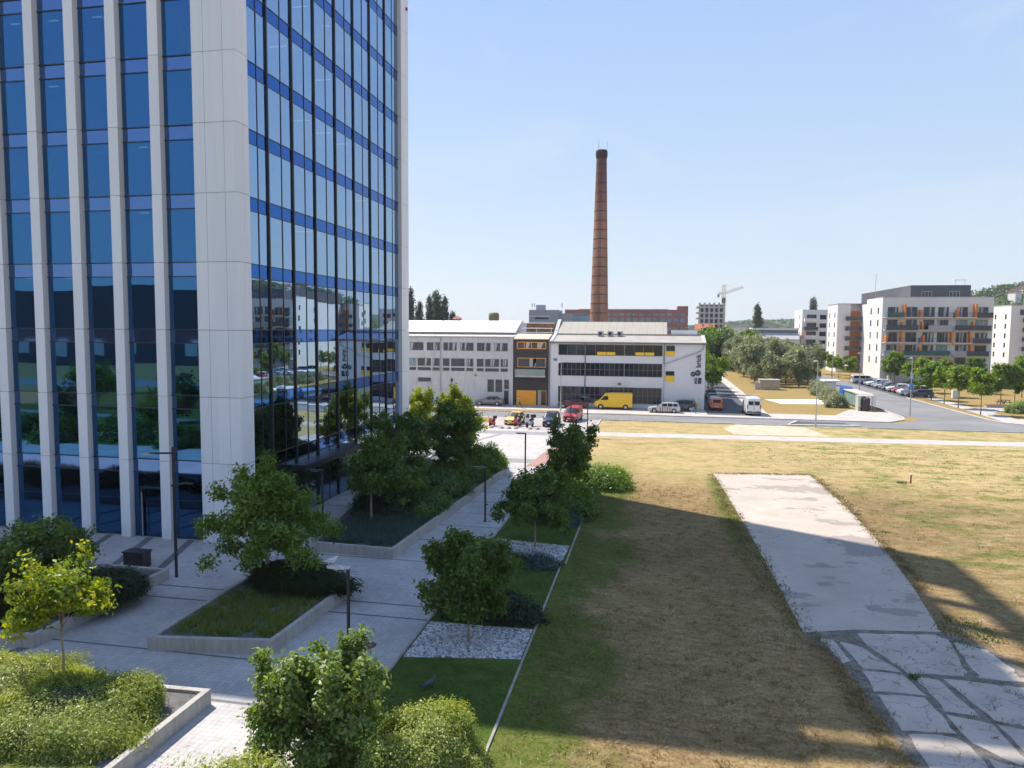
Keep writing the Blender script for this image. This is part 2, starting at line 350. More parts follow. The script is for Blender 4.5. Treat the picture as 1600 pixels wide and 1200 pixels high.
sheet('alley', [(7.6,106.5),(13.9,106.5),(15.3,150),(17,330),(9,330),(7.6,150)], 0.020, M['asphaltd'])
sheet('alley_verge', [(13.9,106.5),(16.2,106.5),(17.2,150),(19,330),(17,330),(15.3,150)], 0.020, M['walk'])
sheet('yard', rect(-160, 7.6, 113, 240), 0.006, M['asphaltd'])
# verges and paths
sheet('roadside_grass', rect(-85, -13.5, 104.0, 106.4), 0.020, M['fargrass'])
sheet('roadside_island', [(-7,103.4),(1.2,103.5),(0.6,104.4),(-4.8,105.1),(-6.8,104.6)], 0.024, M['field'])
sheet('corner_grass', [(-60,90),(-20.2,90.6),(-21.2,95.8),(-60,95.8)], 0.016, M['fargrass'])
sheet('path', [(-6.7,81.9),(16,83.3),(39,84.9),(95,89),(95,92.6),(39,88.2),(16,86.6),(-6.7,85.0)], 0.010, M['walk'])
sheet('sand_patch', [(9.2,87),(20,87.6),(18.5,95),(16,96.4),(10.5,96.4),(8.5,92)], 0.0075, plain('sandy_soil', (0.50,0.40,0.29), 1.0, var=0.25, scale=0.8, fine=0.4))
sheet('lay_by', [(17.0,97.3),(25.5,98.4),(24.5,101.6),(19.0,101.6)], 0.016, M['asphaltd'])
b = MB(); b.prism([(16.6,96.6),(24.6,97.8),(25.9,98.2),(25.6,98.7),(17.0,97.35),(18.9,101.3),(18.4,101.5)], 0.012, 0.13); struct(b.build('lay_by_kerb', M['kerb']))
sheet('white_concrete_pad', [(19.1,133.2),(29.6,136.0),(29.0,127.0),(20.6,125.6)], 0.02, plain('bright_concrete', (0.72,0.70,0.66), 0.9, var=0.06))
sheet('path_lower', [(46.5,111),(49.5,111),(50.5,140),(50.5,143),(48.5,143)], 0.016, M['walk'])
sheet('path_upper', [(49.5,119),(52,123),(95,128),(95,133),(52,128),(50,127)], 0.018, M['walk'])
sheet('path_cross', [(45.5,103.2),(95,103.2),(95,108),(50,112),(46.5,111)], 0.014, M['walk'])
# kerbs
b = MB()
b.box(-22.5, 30.5, 103.05, 103.2, 0.0, 0.13); b.box(-160, -22.6, 103.05, 103.2, 0, 0.13)
b.box(-6.9, 16.3, 96.4, 96.55, 0, 0.12); b.box(26.0, 70, 96.4, 96.55, 0, 0.12)
b.tube([(30.6,103.1,0.06),(33.6,106.8,0.06),(34.35,110,0.06),(34.4,116,0.06),(35.4,150,0.06),(37.9,200,0.06)], 0.09, 6)
b.tube([(49.0,103.2,0.06),(46.2,106,0.06),(45.1,109,0.06),(45.1,143,0.06)], 0.09, 6)
b.box(-6.95,-6.8, 85, 96.4, 0, 0.11)
struct(b.build('kerb', M['kerb']))
# stone edging between the planted strip and the lawn
b = MB(); b.box(-4.50, -4.42, 2, 36, 0, 0.06); b.box(-4.30, -4.22, 36, 56, 0, 0.06); b.box(-8.94, -8.86, 2, 52, 0, 0.04)
struct(b.build('edging', plain('edging_stone', (0.30,0.28,0.25), 0.9, var=.3, scale=2)))
sheet('strip_lawn', rect(-8.86, -4.5, 2, 56), 0.012, M['lawn'])
sheet('gravel_bed_near', [(-8.8,24.5),(-4.55,25.2),(-4.55,27.9),(-8.8,27.8)], 0.02, M['gravel'])
sheet('gravel_bed_far', [(-8.6,39.9),(-4.4,39.4),(-4.5,36.4),(-7.4,36.8),(-8.6,37.6)], 0.02, M['gravel'])
# dark joint strips and bands across the plaza
b = MB(); z = 0.0125
for y_, w_ in ((27.9,0.12),(29.25,0.12),(23.15,0.1),(20.3,0.14),(35.1,0.1),(38.9,0.1),(42.1,0.1),(45.2,0.1),(48.4,0.1),(51.5,0.1),(54.6,0.1),(57.8,0.1),(60.9,0.1)):
    b.quad((-60 if y_ < 34 else -21.9, y_-w_/2, z), (-8.95, y_-w_/2, z), (-8.95, y_+w_/2, z), (-60 if y_ < 34 else -21.9, y_+w_/2, z))
for xx in (-36.0, -33.4, -30.8, -28.2, -25.6):
    b.quad((xx+2.6,27.9,z+.003), (xx+3.05,27.9,z+.003), (xx+0.45,35.9,z+.003), (xx,35.9,z+.003))
b.quad((-24.6,12,z+.003),(-24.1,12,z+.003),(-22.6,22.4,z+.003),(-23.1,22.4,z+.003))
struct(b.build('paving_strip', M['pavedark']))
b = MB()
for y0, y1 in ((63.5,65.6),(80.8,83.4)):
    b.quad((-30,y0,0.0135),(-7,y0,0.0135),(-7,y1,0.0135),(-30,y1,0.0135))
b.quad((-20.2,70,0.0165),(-19.6,70,0.0165),(-16.8,80.7,0.0165),(-17.4,80.7,0.0165))
struct(b.build('paving_band', plain('mid_grey_paving', (0.24,0.235,0.235), 0.9, var=0.12, scale=2, fine=0.3)))
sheet('red_paving_strip', [(-10.9,62),(-9.6,62),(-7.9,84),(-9.3,84)], 0.0195, M['pavered'])
# concrete slab and its broken end
sheet('concrete_slab', [(5.07,62.5),(9,63.3),(12.9,63.8),(13.1,57),(13.05,50.5),(12.75,43),(12.2,36.7),(11.5,31.1),(8.1,30.6),(6.05,29.9),(5.95,36.5),(5.75,44.8),(5.45,53)], 0.014, M['slab'])
b = MB(); r_ = random.Random(3)
o = sheet('broken_slab_bed', [(6.05,29.9),(8.1,30.6),(11.5,31.1),(12.6,30.2),(13.3,27.5),(13.9,23),(14.4,14),(7.4,14),(7.3,21),(7.1,24.6),(6.9,27)], 0.010, M['dirt'])
slabs = [[(8.15,30.2),(11.2,30.8),(11.5,30.4),(11.1,27.5),(10.8,27.15),(9.0,27.0),(8.2,29.2)],
 [(11.55,30.2),(12.6,29.6),(12.9,27.1),(11.35,27.05)],
 [(10.05,26.8),(12.75,26.7),(13.0,23.9),(12.7,23.75),(10.6,24.1)],
 [(7.25,29.3),(8.0,28.9),(8.75,27.0),(7.55,27.1)],[(6.5,29.5),(7.0,29.4),(7.3,27.6),(7.0,27.3)],
 [(7.5,26.9),(8.8,26.8),(9.0,25.4),(7.45,25.35)],[(9.15,26.7),(9.85,26.7),(10.3,24.3),(9.3,24.4)],
 [(7.5,25.2),(8.95,25.25),(9.1,23.1),(7.55,23.0)],[(9.25,24.2),(10.4,23.9),(10.55,21.9),(10.2,21.7),(9.35,22.6)],
 [(10.6,23.9),(11.6,23.7),(11.8,21.7),(10.7,21.8)],[(7.65,22.8),(8.95,22.9),(9.25,22.4),(9.35,18.9),(7.8,18.8)],
 [(9.5,21.9),(10.1,21.6),(11.3,21.5),(11.5,19.0),(9.55,18.9)],[(11.8,21.5),(13.3,21.3),(13.5,18.8),(11.7,18.9)],
 [(7.9,18.5),(9.9,18.6),(10.0,15.2),(7.9,15)],[(10.2,18.6),(13.3,18.5),(13.6,15.2),(10.3,15.2)]]
for p in slabs:
    q = []
    for i, a in enumerate(p):                       # roughen the edges
        c_ = p[(i+1) % len(p)]
        L = math.hypot(c_[0]-a[0], c_[1]-a[1]); nn = max(2, int(L/0.35))
        for j in range(nn):
            t = j/nn; q.append((a[0]+(c_[0]-a[0])*t + r_.gauss(0,0.035), a[1]+(c_[1]-a[1])*t + r_.gauss(0,0.035)))
    cx_ = sum(v[0] for v in q)/len(q); cy_ = sum(v[1] for v in q)/len(q)
    b.poly([(cx_+(v[0]-cx_)*1.0, cy_+(v[1]-cy_)*1.0, 0.016) for v in q])
struct(b.build('broken_slabs', M['slab2']))

# hills far off
def hill(name, pts, y0, y1, mat, seed):
    """ridge through (x, height) points between two depths, lumpy with tree tops"""
    r = np.random.default_rng(seed); xs_ = np.linspace(pts[0][0], pts[-1][0], 150); hs = np.interp(xs_, [p[0] for p in pts], [p[1] for p in pts])
    ny = 22; V = []; F = []
    for j in range(ny):
        t = j/(ny-1); prof = math.sin(min(1, t*1.35)*math.pi/2)
        for i, xx in enumerate(xs_):
            V.append((xx, y0+(y1-y0)*t, hs[i]*prof*(0.93+0.07*math.sin(xx*0.05+t*5)) + (r.random()*0.1*hs[i]**0.5*3 if t > 0.05 else 0) - (3 if j == 0 else 0)))
    n = len(xs_)
    for j in range(ny-1):
        for i in range(n-1): F.append((j*n+i, j*n+i+1, (j+1)*n+i+1, (j+1)*n+i))
    me = bpy.data.meshes.new(name); me.from_pydata(V, [], F); me.materials.append(mat); me.update()
    return struct(link(name, me))
k = NT('wooded_hill'); c = k.mix(k.noise(0.06, 6, 0.75), (0.03,0.055,0.02), (0.12,0.15,0.055)); M['hill'] = k.fin(c, 1.0, spec=0.05)
hill('hill_far', [(-2600,0),(-1500,28),(-500,34),(-150,20),(60,20),(160,33),(300,40),(700,50),(1600,60),(2600,10)], 1100, 1900, M['hill'], 1)
hill('hill_right', [(190,0),(225,34),(250,42),(290,47),(380,56),(520,60),(800,20)], 470, 640, M['hill'], 2)

# ================================================================ THE OFFICE TOWER
TX, TY, TYB, TXL = -21.96, 35.95, 62.86, -62.0
LV = [0.78+3.68*i for i in range(0, 13)]           # joint levels; LV[0] is under the first storey
LV[0] = 0.0
ZT1, ZT2 = 43.4, 62.0
tower = thing('office_tower', 'tall glass office tower with white vertical piers beside the plaza', 'office tower', (TX, TY, 0))
def T(o): o.location = Vector(o.location) - Vector((TX, TY, 0)); return o
def tb(mb, name, mats): return T(mb.build(name, mats, tower))
b = MB()
b.box(TXL, TX-3.2, TY+3.2, TYB-0.3, 0.0, ZT1); b.box(TXL, TX-0.35, TY+0.3, TYB-.4, ZT1-.6, ZT1-.1)
for zz in LV[1:]:
    if zz < ZT1: b.box(TXL, TX-0.3, TY+0.25, TYB-0.3, zz-.55, zz-.2)
b.box(TX-3.2,TX-.4,TYB-1.6,TYB-.3,0,ZT1); b.box(TXL+1, TX-0.3, 42.8, TYB-0.3, ZT1, 57.5)
b.box(TXL+0.5, TX, 42.5, 43.1, ZT1+.01, 57.49); tb(b, 'core', M['gapdark'])
b = MB(); b.box(TXL, TX-0.1, TYB-0.28, TYB, 0, 57.4); b.box(TXL-.3, TXL, TY, TYB, 0, ZT1); b.box(TXL+.7, TXL+1, 42.8, TYB, ZT1, ZT2); tb(b, 'rear_wall', M['whitepanel'])
# stacked white panels with open joints
def stack(mb, x0, x1, y0, y1, zmax):
    lv = [z for z in LV if z < zmax] + [zmax]
    for a, c in zip(lv[:-1], lv[1:]): mb.box(x0, x1, y0, y1, a+0.012, c-0.012)
PX = [-27.12-2.6*i for i in range(14)]
for x0 in PX:
    b = MB(); stack(b, x0, x0+0.6, TY-0.2, TY+0.3, ZT1)
    pl = tb(b, 'pillar', M['whitepanel'])
b = MB()
for x0, x1 in ((-24.52,-23.84),(-23.82,-22.72),(-22.70,TX)):
    stack(b, x0, x1, TY-0.2, TY+0.35, ZT1)
stack(b, -22.70, TX, TY+0.36, 36.92, ZT1); tb(b, 'corner_pier', M['whitepanel'])
b = MB(); b.box(-24.5, TX-0.03, TY-0.17, 36.89, 0, ZT1-0.02); tb(b, 'pier_core', M['gapdark'])
b = MB(); stack(b, -22.6, TX+0.08, 61.05, TYB+0.02, 57.5); tb(b, 'end_pier', M['whitepanel'])
# open crown: beam carried on posts round the upper roof, sky between them
b = MB(); b.box(-22.7, TX, 42.5, TYB, 60.5, ZT2); b.box(TXL, -22.71, 42.5, 43.2, 60.5, ZT2); b.box(TXL, -22.71, TYB-0.7, TYB, 60.5, ZT2)
b.box(-22.7, TX, 57.6, TYB, 57.5, 60.5)
for yy in (42.5, 45.6, 48.7, 51.8, 54.7): b.box(-22.6, TX-0.02, yy, yy+0.6, 57.5, 60.49)
tb(b, 'roof_crown', M['whitepanel'])
b = MB(); b.box(TXL, TX-0.05, TY-0.1, 42.45, ZT1+0.02, ZT1+0.5); tb(b, 'roof_parapet', M['whitepanel'])
# glazing: one window per bay and storey on each face
SP = 0.72
bays_f = [(-24.52, -26.52)] + [(PX[i], PX[i+1]+0.6) for i in range(13)]
fy = [36.92, 39.25, 42.2, 45.19, 48.38, 51.53, 54.68, 57.9, 61.05]
wins = []
YF, XR = TY+0.17, TX-0.24
for i, (xa, xb) in enumerate(bays_f):
    for s_ in range(len(LV)-1):
        z0, z1 = LV[s_], LV[s_+1]-SP
        if LV[s_+1] > ZT1: continue
        wins.append(('f', i, s_, xb+0.02, xa-0.02, z0, z1))
for i in range(8):
    for s_ in range(len(LV)-1):
        if LV[s_+1] > ZT1: continue
        wins.append(('r', i, s_, fy[i]+0.02, fy[i+1]-0.02, LV[s_], LV[s_+1]-SP))
def wkey(w):
    if w[0] == 'f': return 0 if (w[1] <= 5 and w[2] <= 6) else 2
    lim = [7,7,8,8,8,8,8,8][w[1]]
    return 1 if w[2] < lim - 1 else 2
wr_ = random.Random(5)
def jit(): return wr_.uniform(-.006,.006)
wins.sort(key=lambda w: (wkey(w), w[2], w[1]))
rest = MB()
for n_, (side, i, s_, a, c, z0, z1) in enumerate(wins):
    b = rest if n_ >= 100 else MB()
    g = 0.05
    if side == 'f':
        j1, j2, j3 = jit(), jit(), jit(); b.quad((a,YF+j1,z0+g),(c,YF+j2,z0+g),(c,YF+j3,z1-g),(a,YF+j1+j3-j2,z1-g), 0)
        for q0, q1 in ((z0,z0+g),(z1-g,z1)): b.box(a, c, YF-0.06, YF+0.02, q0, q1, 1)
    else:
        mid = a+(c-a)*0.55
        for q0, q1 in ((a, mid-.03),(mid+.03, c)):
            j1, j2, j3 = jit(), jit(), jit(); b.quad((XR+j1,q0,z0+g),(XR+j2,q1,z0+g),(XR+j3,q1,z1-g),(XR+j1+j3-j2,q0,z1-g), 2)
        b.box(XR-0.02, XR+0.03, mid-.03, mid+.03, z0, z1, 1)
        for q0, q1 in ((z0,z0+g),(z1-g,z1)): b.box(XR-0.02, XR+0.02, a, c, q0, q1, 1)
    if b is not rest:
        tb(b, 'window', [M['glassf'], M['frame'], M['glass']])
stuff(tb(rest, 'upper_glazing', [M['glassf'], M['frame'], M['glass']]))
for s_ in range(1, len(LV)-1):
    z1 = LV[s_]; z0 = z1-SP
    b = MB(); b.quad((TXL,YF+.02,z0),(-24.5,YF+.02,z0),(-24.5,YF+.02,z1),(TXL,YF+.02,z1)); tb(b, 'spandrel', M['spandrelf'])
    b = MB(); b.quad((XR-.01,36.92,z0),(XR-.01,61.05,z0),(XR-.01,61.05,z1),(XR-.01,36.92,z1))
    for i in range(8):
        mid = fy[i]+(fy[i+1]-fy[i])*0.55; b.box(XR-0.03, XR+0.02, mid-.03, mid+.03, z0+.001, z1-.001, 1)
    tb(b, 'spandrel', [M['spandrel'], M['frame']])
for yy in fy[1:-1]:
    b = MB(); b.box(XR-0.05, XR+0.10, yy-0.06, yy+0.06, 0, ZT1); tb(b, 'mullion', M['frame'])
bl = MB(); cl = MB()
for side, i, s_, a, c, z0, z1 in wins:                # blinds, boards and ceiling lamps seen dimly through the panes
    if s_ > 9: continue
    u = wr_.random()
    if side == 'r':
        if u < .22: q = a+(c-a)*wr_.uniform(.05,.5); bl.box(XR-.5,XR-.46,q,q+(c-a)*wr_.uniform(.25,.45),z0+wr_.choice((.1,.9,1.5)),z1-.25)
        if wr_.random() < .2: q = a+(c-a)*.3; cl.box(XR-1.9,XR-.8,q,q+.14,z1+.0,z1+.04)
    elif i < 6:
        if u < .3: q = c+(a-c)*wr_.uniform(.1,.5); bl.box(q,q+abs(a-c)*wr_.uniform(.15,.4),YF+.5,YF+.54,z0+.1,z0+wr_.uniform(.7,2.6))
        if wr_.random() < .25: q = c+abs(a-c)*wr_.uniform(0,.4); cl.box(q,q+.6,YF+1.2,YF+1.32,z1+.0,z1+.04)
tb(bl, 'blind', plain('pale_blind_cloth', (0.75,0.76,0.75), .9))
k = NT('ceiling_lamp'); k.b.inputs['Emission Color'].default_value = (1,.97,.9,1); k.b.inputs['Emission Strength'].default_value = 0.8; tb(cl, 'ceiling_light', k.fin((.8,.8,.8), .6))
# entrance: glazed door with a tall handle, and a dark bar standing for a mirrored hedge, promenade side
d_ = MB(); d_.box(-28.6,-28.53,TY-.02,TY+.1,0.03,2.9); d_.box(-27.2,-27.13,TY-.02,TY+.1,0.03,2.9); d_.box(-28.53,-27.2,TY-.02,TY+.1,2.8,2.9)
d_ = tb(d_, 'door', M['frame'])
b = MB(); b.tube([(-28.42,TY-.1,0.1),(-28.42,TY-.1,2.6)], 0.03, 8); o = b.build('handle', M['galv'], d_)
b = MB(); b.box(XR+0.02, TX+0.75, 41.5, 50.6, 3.05, 3.4); tb(b, 'canopy', M['frame'])  # added dark bar in place of a hedge's reflection in the glass
# small rooftop aviation light and antenna at the far corner of the roof edge
b = MB(); b.box(TX+.09,TX+.25,TYB-.6,TYB-.5,39.5,39.75); tb(b, 'sign_bracket', plain('red_lamp',(0.5,0.02,0.03)))
# ================================================================ BUILDINGS ACROSS THE ROAD
k = NT('stained_plaster'); x, y, z = k.xyz()
c = k.mix(k.ramp(k.noise(0.5,6,0.65), [(0.3,0.0),(0.7,1.0)]), (0.52,0.51,0.51), (0.66,0.65,0.64))
st = k.noise(1.0, 5, 0.7, k.mapping((3.0, 3.0, 0.35))); c = k.mix(k.ramp(st, [(0.5,0.0),(0.75,0.55)]), c, (0.33,0.32,0.31)); M['plaster'] = k.fin(c, 0.9)
M['whitewall'] = plain('white_render', (0.70,0.69,0.70), 0.85, var=0.05, scale=0.4)
M['roofcream'] = plain('cream_sheet_roof', (0.46,0.43,0.38), 0.7, var=.1)
M['roofwhite'] = plain('white_sheet_roof', (0.78,0.76,0.74), 0.5, var=0.05, scale=0.3)
M['roofgrey'] = plain('grey_sheet_roof', (0.42,0.42,0.42), 0.6, var=0.1, scale=0.6)
k = NT('ribbed_roof'); x, y, z = k.xyz(); w = k.math('FRACT', k.math('DIVIDE', x, 1.25))
c = k.mix(k.ramp(w, [(0.0,1.0),(0.06,0.0)]), k.mix(k.noise(0.5,4), (0.33,0.30,0.235), (0.42,0.385,0.31)), (0.19,0.175,0.14)); M['roofrib'] = k.fin(c, 0.45)
k = NT('dark_brick'); br = k.n('ShaderNodeTexBrick', i_Vector=k.n('ShaderNodeMapping', i_Vector=k.P(), i_Rotation=(R(90),0,0)).outputs[0], i_Color1=(0.05,0.042,0.042), i_Color2=(0.036,0.032,0.033), i_Mortar=(0.085,0.08,0.08), i_Scale=1.0, i_Brick_Width=0.5, i_Row_Height=0.14, i_Mortar_Size=0.012)
M['darkbrick'] = k.fin(br.outputs[0], 0.85)
M['orange'] = plain('orange_panel', (0.85,0.36,0.02), 0.5, var=0.06)
M['yellow'] = plain('yellow_panel', (0.88,0.55,0.02), 0.5, var=0.06)
M['greyframe'] = plain('grey_frame', (0.16,0.165,0.17), 0.5)
M['curtain'] = plain('curtain_cloth', (0.42,0.43,0.45), 0.9, var=0.2, scale=4)
M['teal'] = plain('pale_blind', (0.23,0.36,0.38), 0.7, var=0.1)
M['wood'] = plain('terrace_wood', (0.28,0.15,0.07), 0.8, var=0.3, scale=3)
M['letter'] = plain('sign_paint', (0.03,0.033,0.045), 0.6)
FY = 112.6
r_ = random.Random(11)
def window(par, x0, x1, z0, z1, y=FY, cols=1, rows=1, frame='greyframe', glass='win', sill=False, curtain=0.0, fw=0.05, name='window'):
    """frame, glazing bars and set-back glass, facing -y"""
    b = MB()
    for q in range(cols+1):
        xx = x0+(x1-x0)*q/cols; b.box(xx-fw/2, xx+fw/2, y-0.06, y+0.02, z0, z1)
    for q in range(rows+1):
        zz = z0+(z1-z0)*q/rows; b.box(x0-fw/2+.001, x1+fw/2-.001, y-0.055, y+0.015, zz-fw/2, zz+fw/2)
    w = b.build(name, M[frame], par)
    g = MB(); g.quad((x0,y-0.02,z0),(x1,y-0.02,z0),(x1,y-0.02,z1),(x0,y-0.02,z1)); g.build('pane', M[glass], w)
    if curtain:
        g = MB(); 
        for q in range(r_.choice((1,2,2))):
            a = x0+(x1-x0)*(r_.choice((0.02,0.55,0.7)) if q == 0 else r_.uniform(0.3,0.5)); ww = (x1-x0)*r_.uniform(0.12,0.3)
            a = min(a, x1-ww-.03)
            g.poly([(a,y-.028,z1-.03),(a,y-.028,z0+.05),(a+ww*.6,y-.028,z0+.05),(a+ww,y-.028,z1-.03)])
        g.build('curtain', M['curtain'], w)
    if sill:
        g = MB(); g.box(x0-.1, x1+.1, y-.14, y, z0-.1, z0-.03); g.build('sill', M['kerb'], w)
    return w
# --- long stained factory building on the left
fb = thing('factory_building', 'long stained grey factory building with bright white roof and two window bands', 'factory')
b = MB(); b.box(-78, -21.95, FY, 130, 0, 10.6); b.build('wall', M['plaster'], fb)
b = MB(); b.box(-78, -21.95, FY-0.25, FY+0.3, 10.61, 10.8); b.build('cornice', M['roofgrey'], fb)
b = MB(); b.prismx([(FY+0.31,10.61),(FY+0.31,10.75),(116.35,11.05),(116.35,10.61)], -78, -22.0); b.build('roof_apron', M['roofcream'], fb)
b = MB(); b.prismx([(116.5,10.62),(116.5,11.4),(122.5,13.4),(131,12.5),(131,10.62)], -78, -22.4)
b.build('roof', M['roofwhite'], fb)
b = MB()
for xx in (-58, -50.2, -42.6, -36.2, -33.6, -29.2): b.tube([(xx,116.6,11.43),(xx,122.4,13.4)], 0.05, 5)
b.build('roof_seam', M['roofgrey'], fb)
b = MB(); b.box(-78, -22.4, 116.36, 116.49, 10.9, 11.45); b.build('gutter', M['greyframe'], fb)
for i in range(9):                                   # upper row
    x0 = -38.9 - 2.78*3 + 2.78*i
    if x0+2.2 > -22.2: break
    window(fb, x0, x0+2.15, 8.5, 9.75, cols=3, curtain=1)
for g_ in range(-2, 3):                              # middle row in groups of three over low lights
    X0 = -39.1 + 5.62*g_
    for dx, ww, cc in ((0.05,1.05,1),(1.42,2.2,2),(3.95,1.1,1)):
        if X0+dx+ww > -22.0: continue
        window(fb, X0+dx, X0+dx+ww, 6.0, 7.2, cols=cc, curtain=r_.choice((0,1)), glass=r_.choice(('win','win','teal')) if g_ < 1 else 'win')
        window(fb, X0+dx, X0+dx+ww, 5.25, 5.72, cols=1)
for x0, x1, z0, z1 in ((-37.6,-35.5,3.45,4.05),(-26.05,-25.05,2.0,3.95),(-24.75,-23.7,2.0,3.95),(-23.35,-22.6,2.5,3.95)):
    window(fb, x0, x1, z0, z1, rows=2 if z0 < 3 else 1, sill=z0 > 3)
d_ = window(fb, -23.35, -22.65, 0.05, 2.25, name='door'); 
b = MB(); b.tube([(-33.85,FY-.1,0),(-33.85,FY-.1,10.5)], 0.09, 8); b.build('drainpipe', M['roofgrey'], fb)
b = MB(); b.box(-28.2,-27.85,FY-.2,FY,4.5,4.72); b.build('wall_lamp', M['greyframe'], fb)
b = MB(); b.box(-32.1,-31.8,FY-.2,FY,3.5,4.0); b.build('wall_box', M['black'], fb)
# --- dark brick house in the gap
mb_ = thing('dark_brick_house', 'narrow dark brick house with orange windows and orange garage door', 'house')
b = MB(); b.box(-21.9, -16.3, FY+0.05, 116.3, 0, 10.35); b.box(-21.9,-16.3,116.31,130,0,9.4); b.build('wall', M['darkbrick'], mb_)
b = MB(); b.prismx([(FY-0.15,10.36),(FY-0.15,10.5),(116.4,11.25),(116.4,10.36)], -21.9, -16.3); b.build('roof', plain('sand_roof', (0.55,0.45,0.33), 0.8, var=0.1), mb_)
w = window(mb_, -21.3, -16.75, 8.95, 9.95, y=FY+.05, cols=4, frame='orange', curtain=1, fw=0.12)
w = window(mb_, -21.2, -16.75, 6.05, 7.45, y=FY+.05, cols=2, frame='orange', curtain=1, fw=0.1)
b = MB(); b.box(-21.45,-16.7,FY-0.9,FY+.04,4.5,4.75); bal = b.build('balcony', M['kerb'], mb_)
b = MB(); b.box(-21.45,-16.7,FY-.9,FY-.86,4.76,5.75); b.build('balustrade', plain('pale_green_glass', (0.24,0.3,0.27), 0.15), bal)
b = MB(); b.box(-21.35,-18.2,FY-.02,FY+.04,0.03,2.35)
for zz in (0.5,0.95,1.4,1.85): b.box(-21.35,-18.2,FY-.03,FY-.021,zz,zz+.03)
b.build('garage_door', M['orange'], mb_)
window(mb_, -17.85, -17.6, 0.05, 2.35, y=FY+.05, frame='kerb', glass='teal', fw=.15, name='door_frame')
window(mb_, -17.45, -16.6, 0.05, 2.35, y=FY+.05, frame='orange', fw=.08, name='door')
# roof terrace behind
b = MB(); b.box(-21.4,-16.4,121.5,121.9,10.4,13.0); b.build('terrace_wall', M['wood'], mb_)
b = MB()
for zz in (11.45,12.15,13.0): b.tube([(-21.5,117.4 if zz<13 else 119,zz),(-16.3,117.4 if zz<13 else 119,zz)], 0.06, 6)
for xx in (-21.2,-19.0,-16.6): b.tube([(xx,117.4,10.6),(xx,117.4,12.2)], 0.04, 6)
b.build('terrace_rail', M['whitewall'], mb_)
# --- white office with the upright sign
wb = thing('white_office', 'white three storey office with yellow window panels and upright brick sign', 'office building')
b = MB(); b.prism([(-16.25,FY),(7.46,FY),(7.46,136),(-16.25,136)], 0, 9.9); b.build('wall', M['whitewall'], wb)
b = MB()
b.prismx([(FY-.2,9.91),(FY-.2,10.12),(117.3,11.1),(117.3,9.91)], -16.25, 7.5, 0)
b.prismx([(117.32,9.92),(117.32,11.35),(125,11.3),(125,9.92)], 1.9, 7.5, 0)
rf = b.build('roof', plain('felt_roof', (0.33,0.31,0.28), 0.85, var=0.12, scale=0.5), wb)
b = MB(); b.prismx([(117.6,9.95),(117.6,11.35),(123,13.3),(130,12.2),(130,9.95)], -15.6, 1.85, 0); b.build('skylight_roof', M['roofrib'], wb)
b = MB(); b.prismx([(FY-.25,9.95),(FY-.25,10.2),(117.5,11.3),(122.9,13.7),(123.2,13.7),(123.2,9.95)], -16.2, -15.65); b.prismx([(FY-.25,9.95),(FY-.25,10.2),(117.5,11.3),(117.5,9.95)], 7.0, 7.55); b.build('gable_coping', M['roofgrey'], wb)
b = MB(); b.box(2.6,6.6,119.5,123,11.3,12.0); b.build('roof_hatch', M['roofwhite'], wb)
b = MB(); b.box(-16.2,7.5,FY-.34,FY-.21,9.86,10.02); gt = b.build('gutter', M['greyframe'], wb)
def strip(x0, x1, z0, z1, cols, rows):
    return window(wb, x0, x1, z0, z1, cols=cols, rows=rows, frame='greyframe', curtain=0, fw=.06)
for a, c, n in ((-14.7,-10.6,3),(-10.5,-4.6,4),(-4.5,1.12,4)):
    strip(a, c, 8.05, 9.68, n, 1); strip(a, c, 4.85, 6.85, n*2, 2); strip(a, c, 0.7, 3.15, n*2, 2)
for a in (-8.72,-7.3,-2.9,-1.45):
    b = MB(); b.box(a, a+1.35, FY-.13, FY-.07, 8.12, 8.58); b.build('yellow_panel', M['yellow'], wb)
window(wb, 1.7, 2.95, 8.85, 9.65, cols=2); b = MB(); b.box(1.66,2.99,FY-.1,FY+.01,8.1,8.8); b.build('yellow_panel', M['yellow'], wb)
window(wb, 1.7, 2.95, 5.15, 5.78, cols=1); b = MB(); b.box(1.66,2.99,FY-.1,FY+.01,4.2,5.1); b.build('yellow_panel', M['yellow'], wb)
window(wb, 5.95, 6.95, 3.98, 4.85, cols=1, rows=2, curtain=1)
b = MB(); b.tube([(7.3,FY-.12,9.9),(7.1,FY-.12,9.2),(6.6,FY-.12,8.8),(1.45,FY-.12,6.85),(1.45,FY-.12,0)], 0.08, 8); b.build('drainpipe', M['roofgrey'], wb)
b = MB(); b.tube([(1.4,FY-.12,9.85),(1.4,FY-.12,6.9)], 0.08, 8); b.build('drainpipe', M['greyframe'], wb); b = MB(); b.tube([(-10.55,FY-.12,9.85),(-10.55,FY-.12,0)], 0.08, 8); b.build('drainpipe', M['greyframe'], wb); b = MB(); b.tube([(-16.0,FY-.12,9.9),(-16.1,FY-.12,9.4),(-16.1,FY-.12,0)], 0.07, 8); b.build('drainpipe', M['greyframe'], wb)
for xx, zz in ((-15.5,7.1),(-5.5,3.5)):
    b = MB(); b.box(xx,xx+.55,FY-.06,FY,zz,zz+.38); b.build('vent', M['greyframe'], wb)
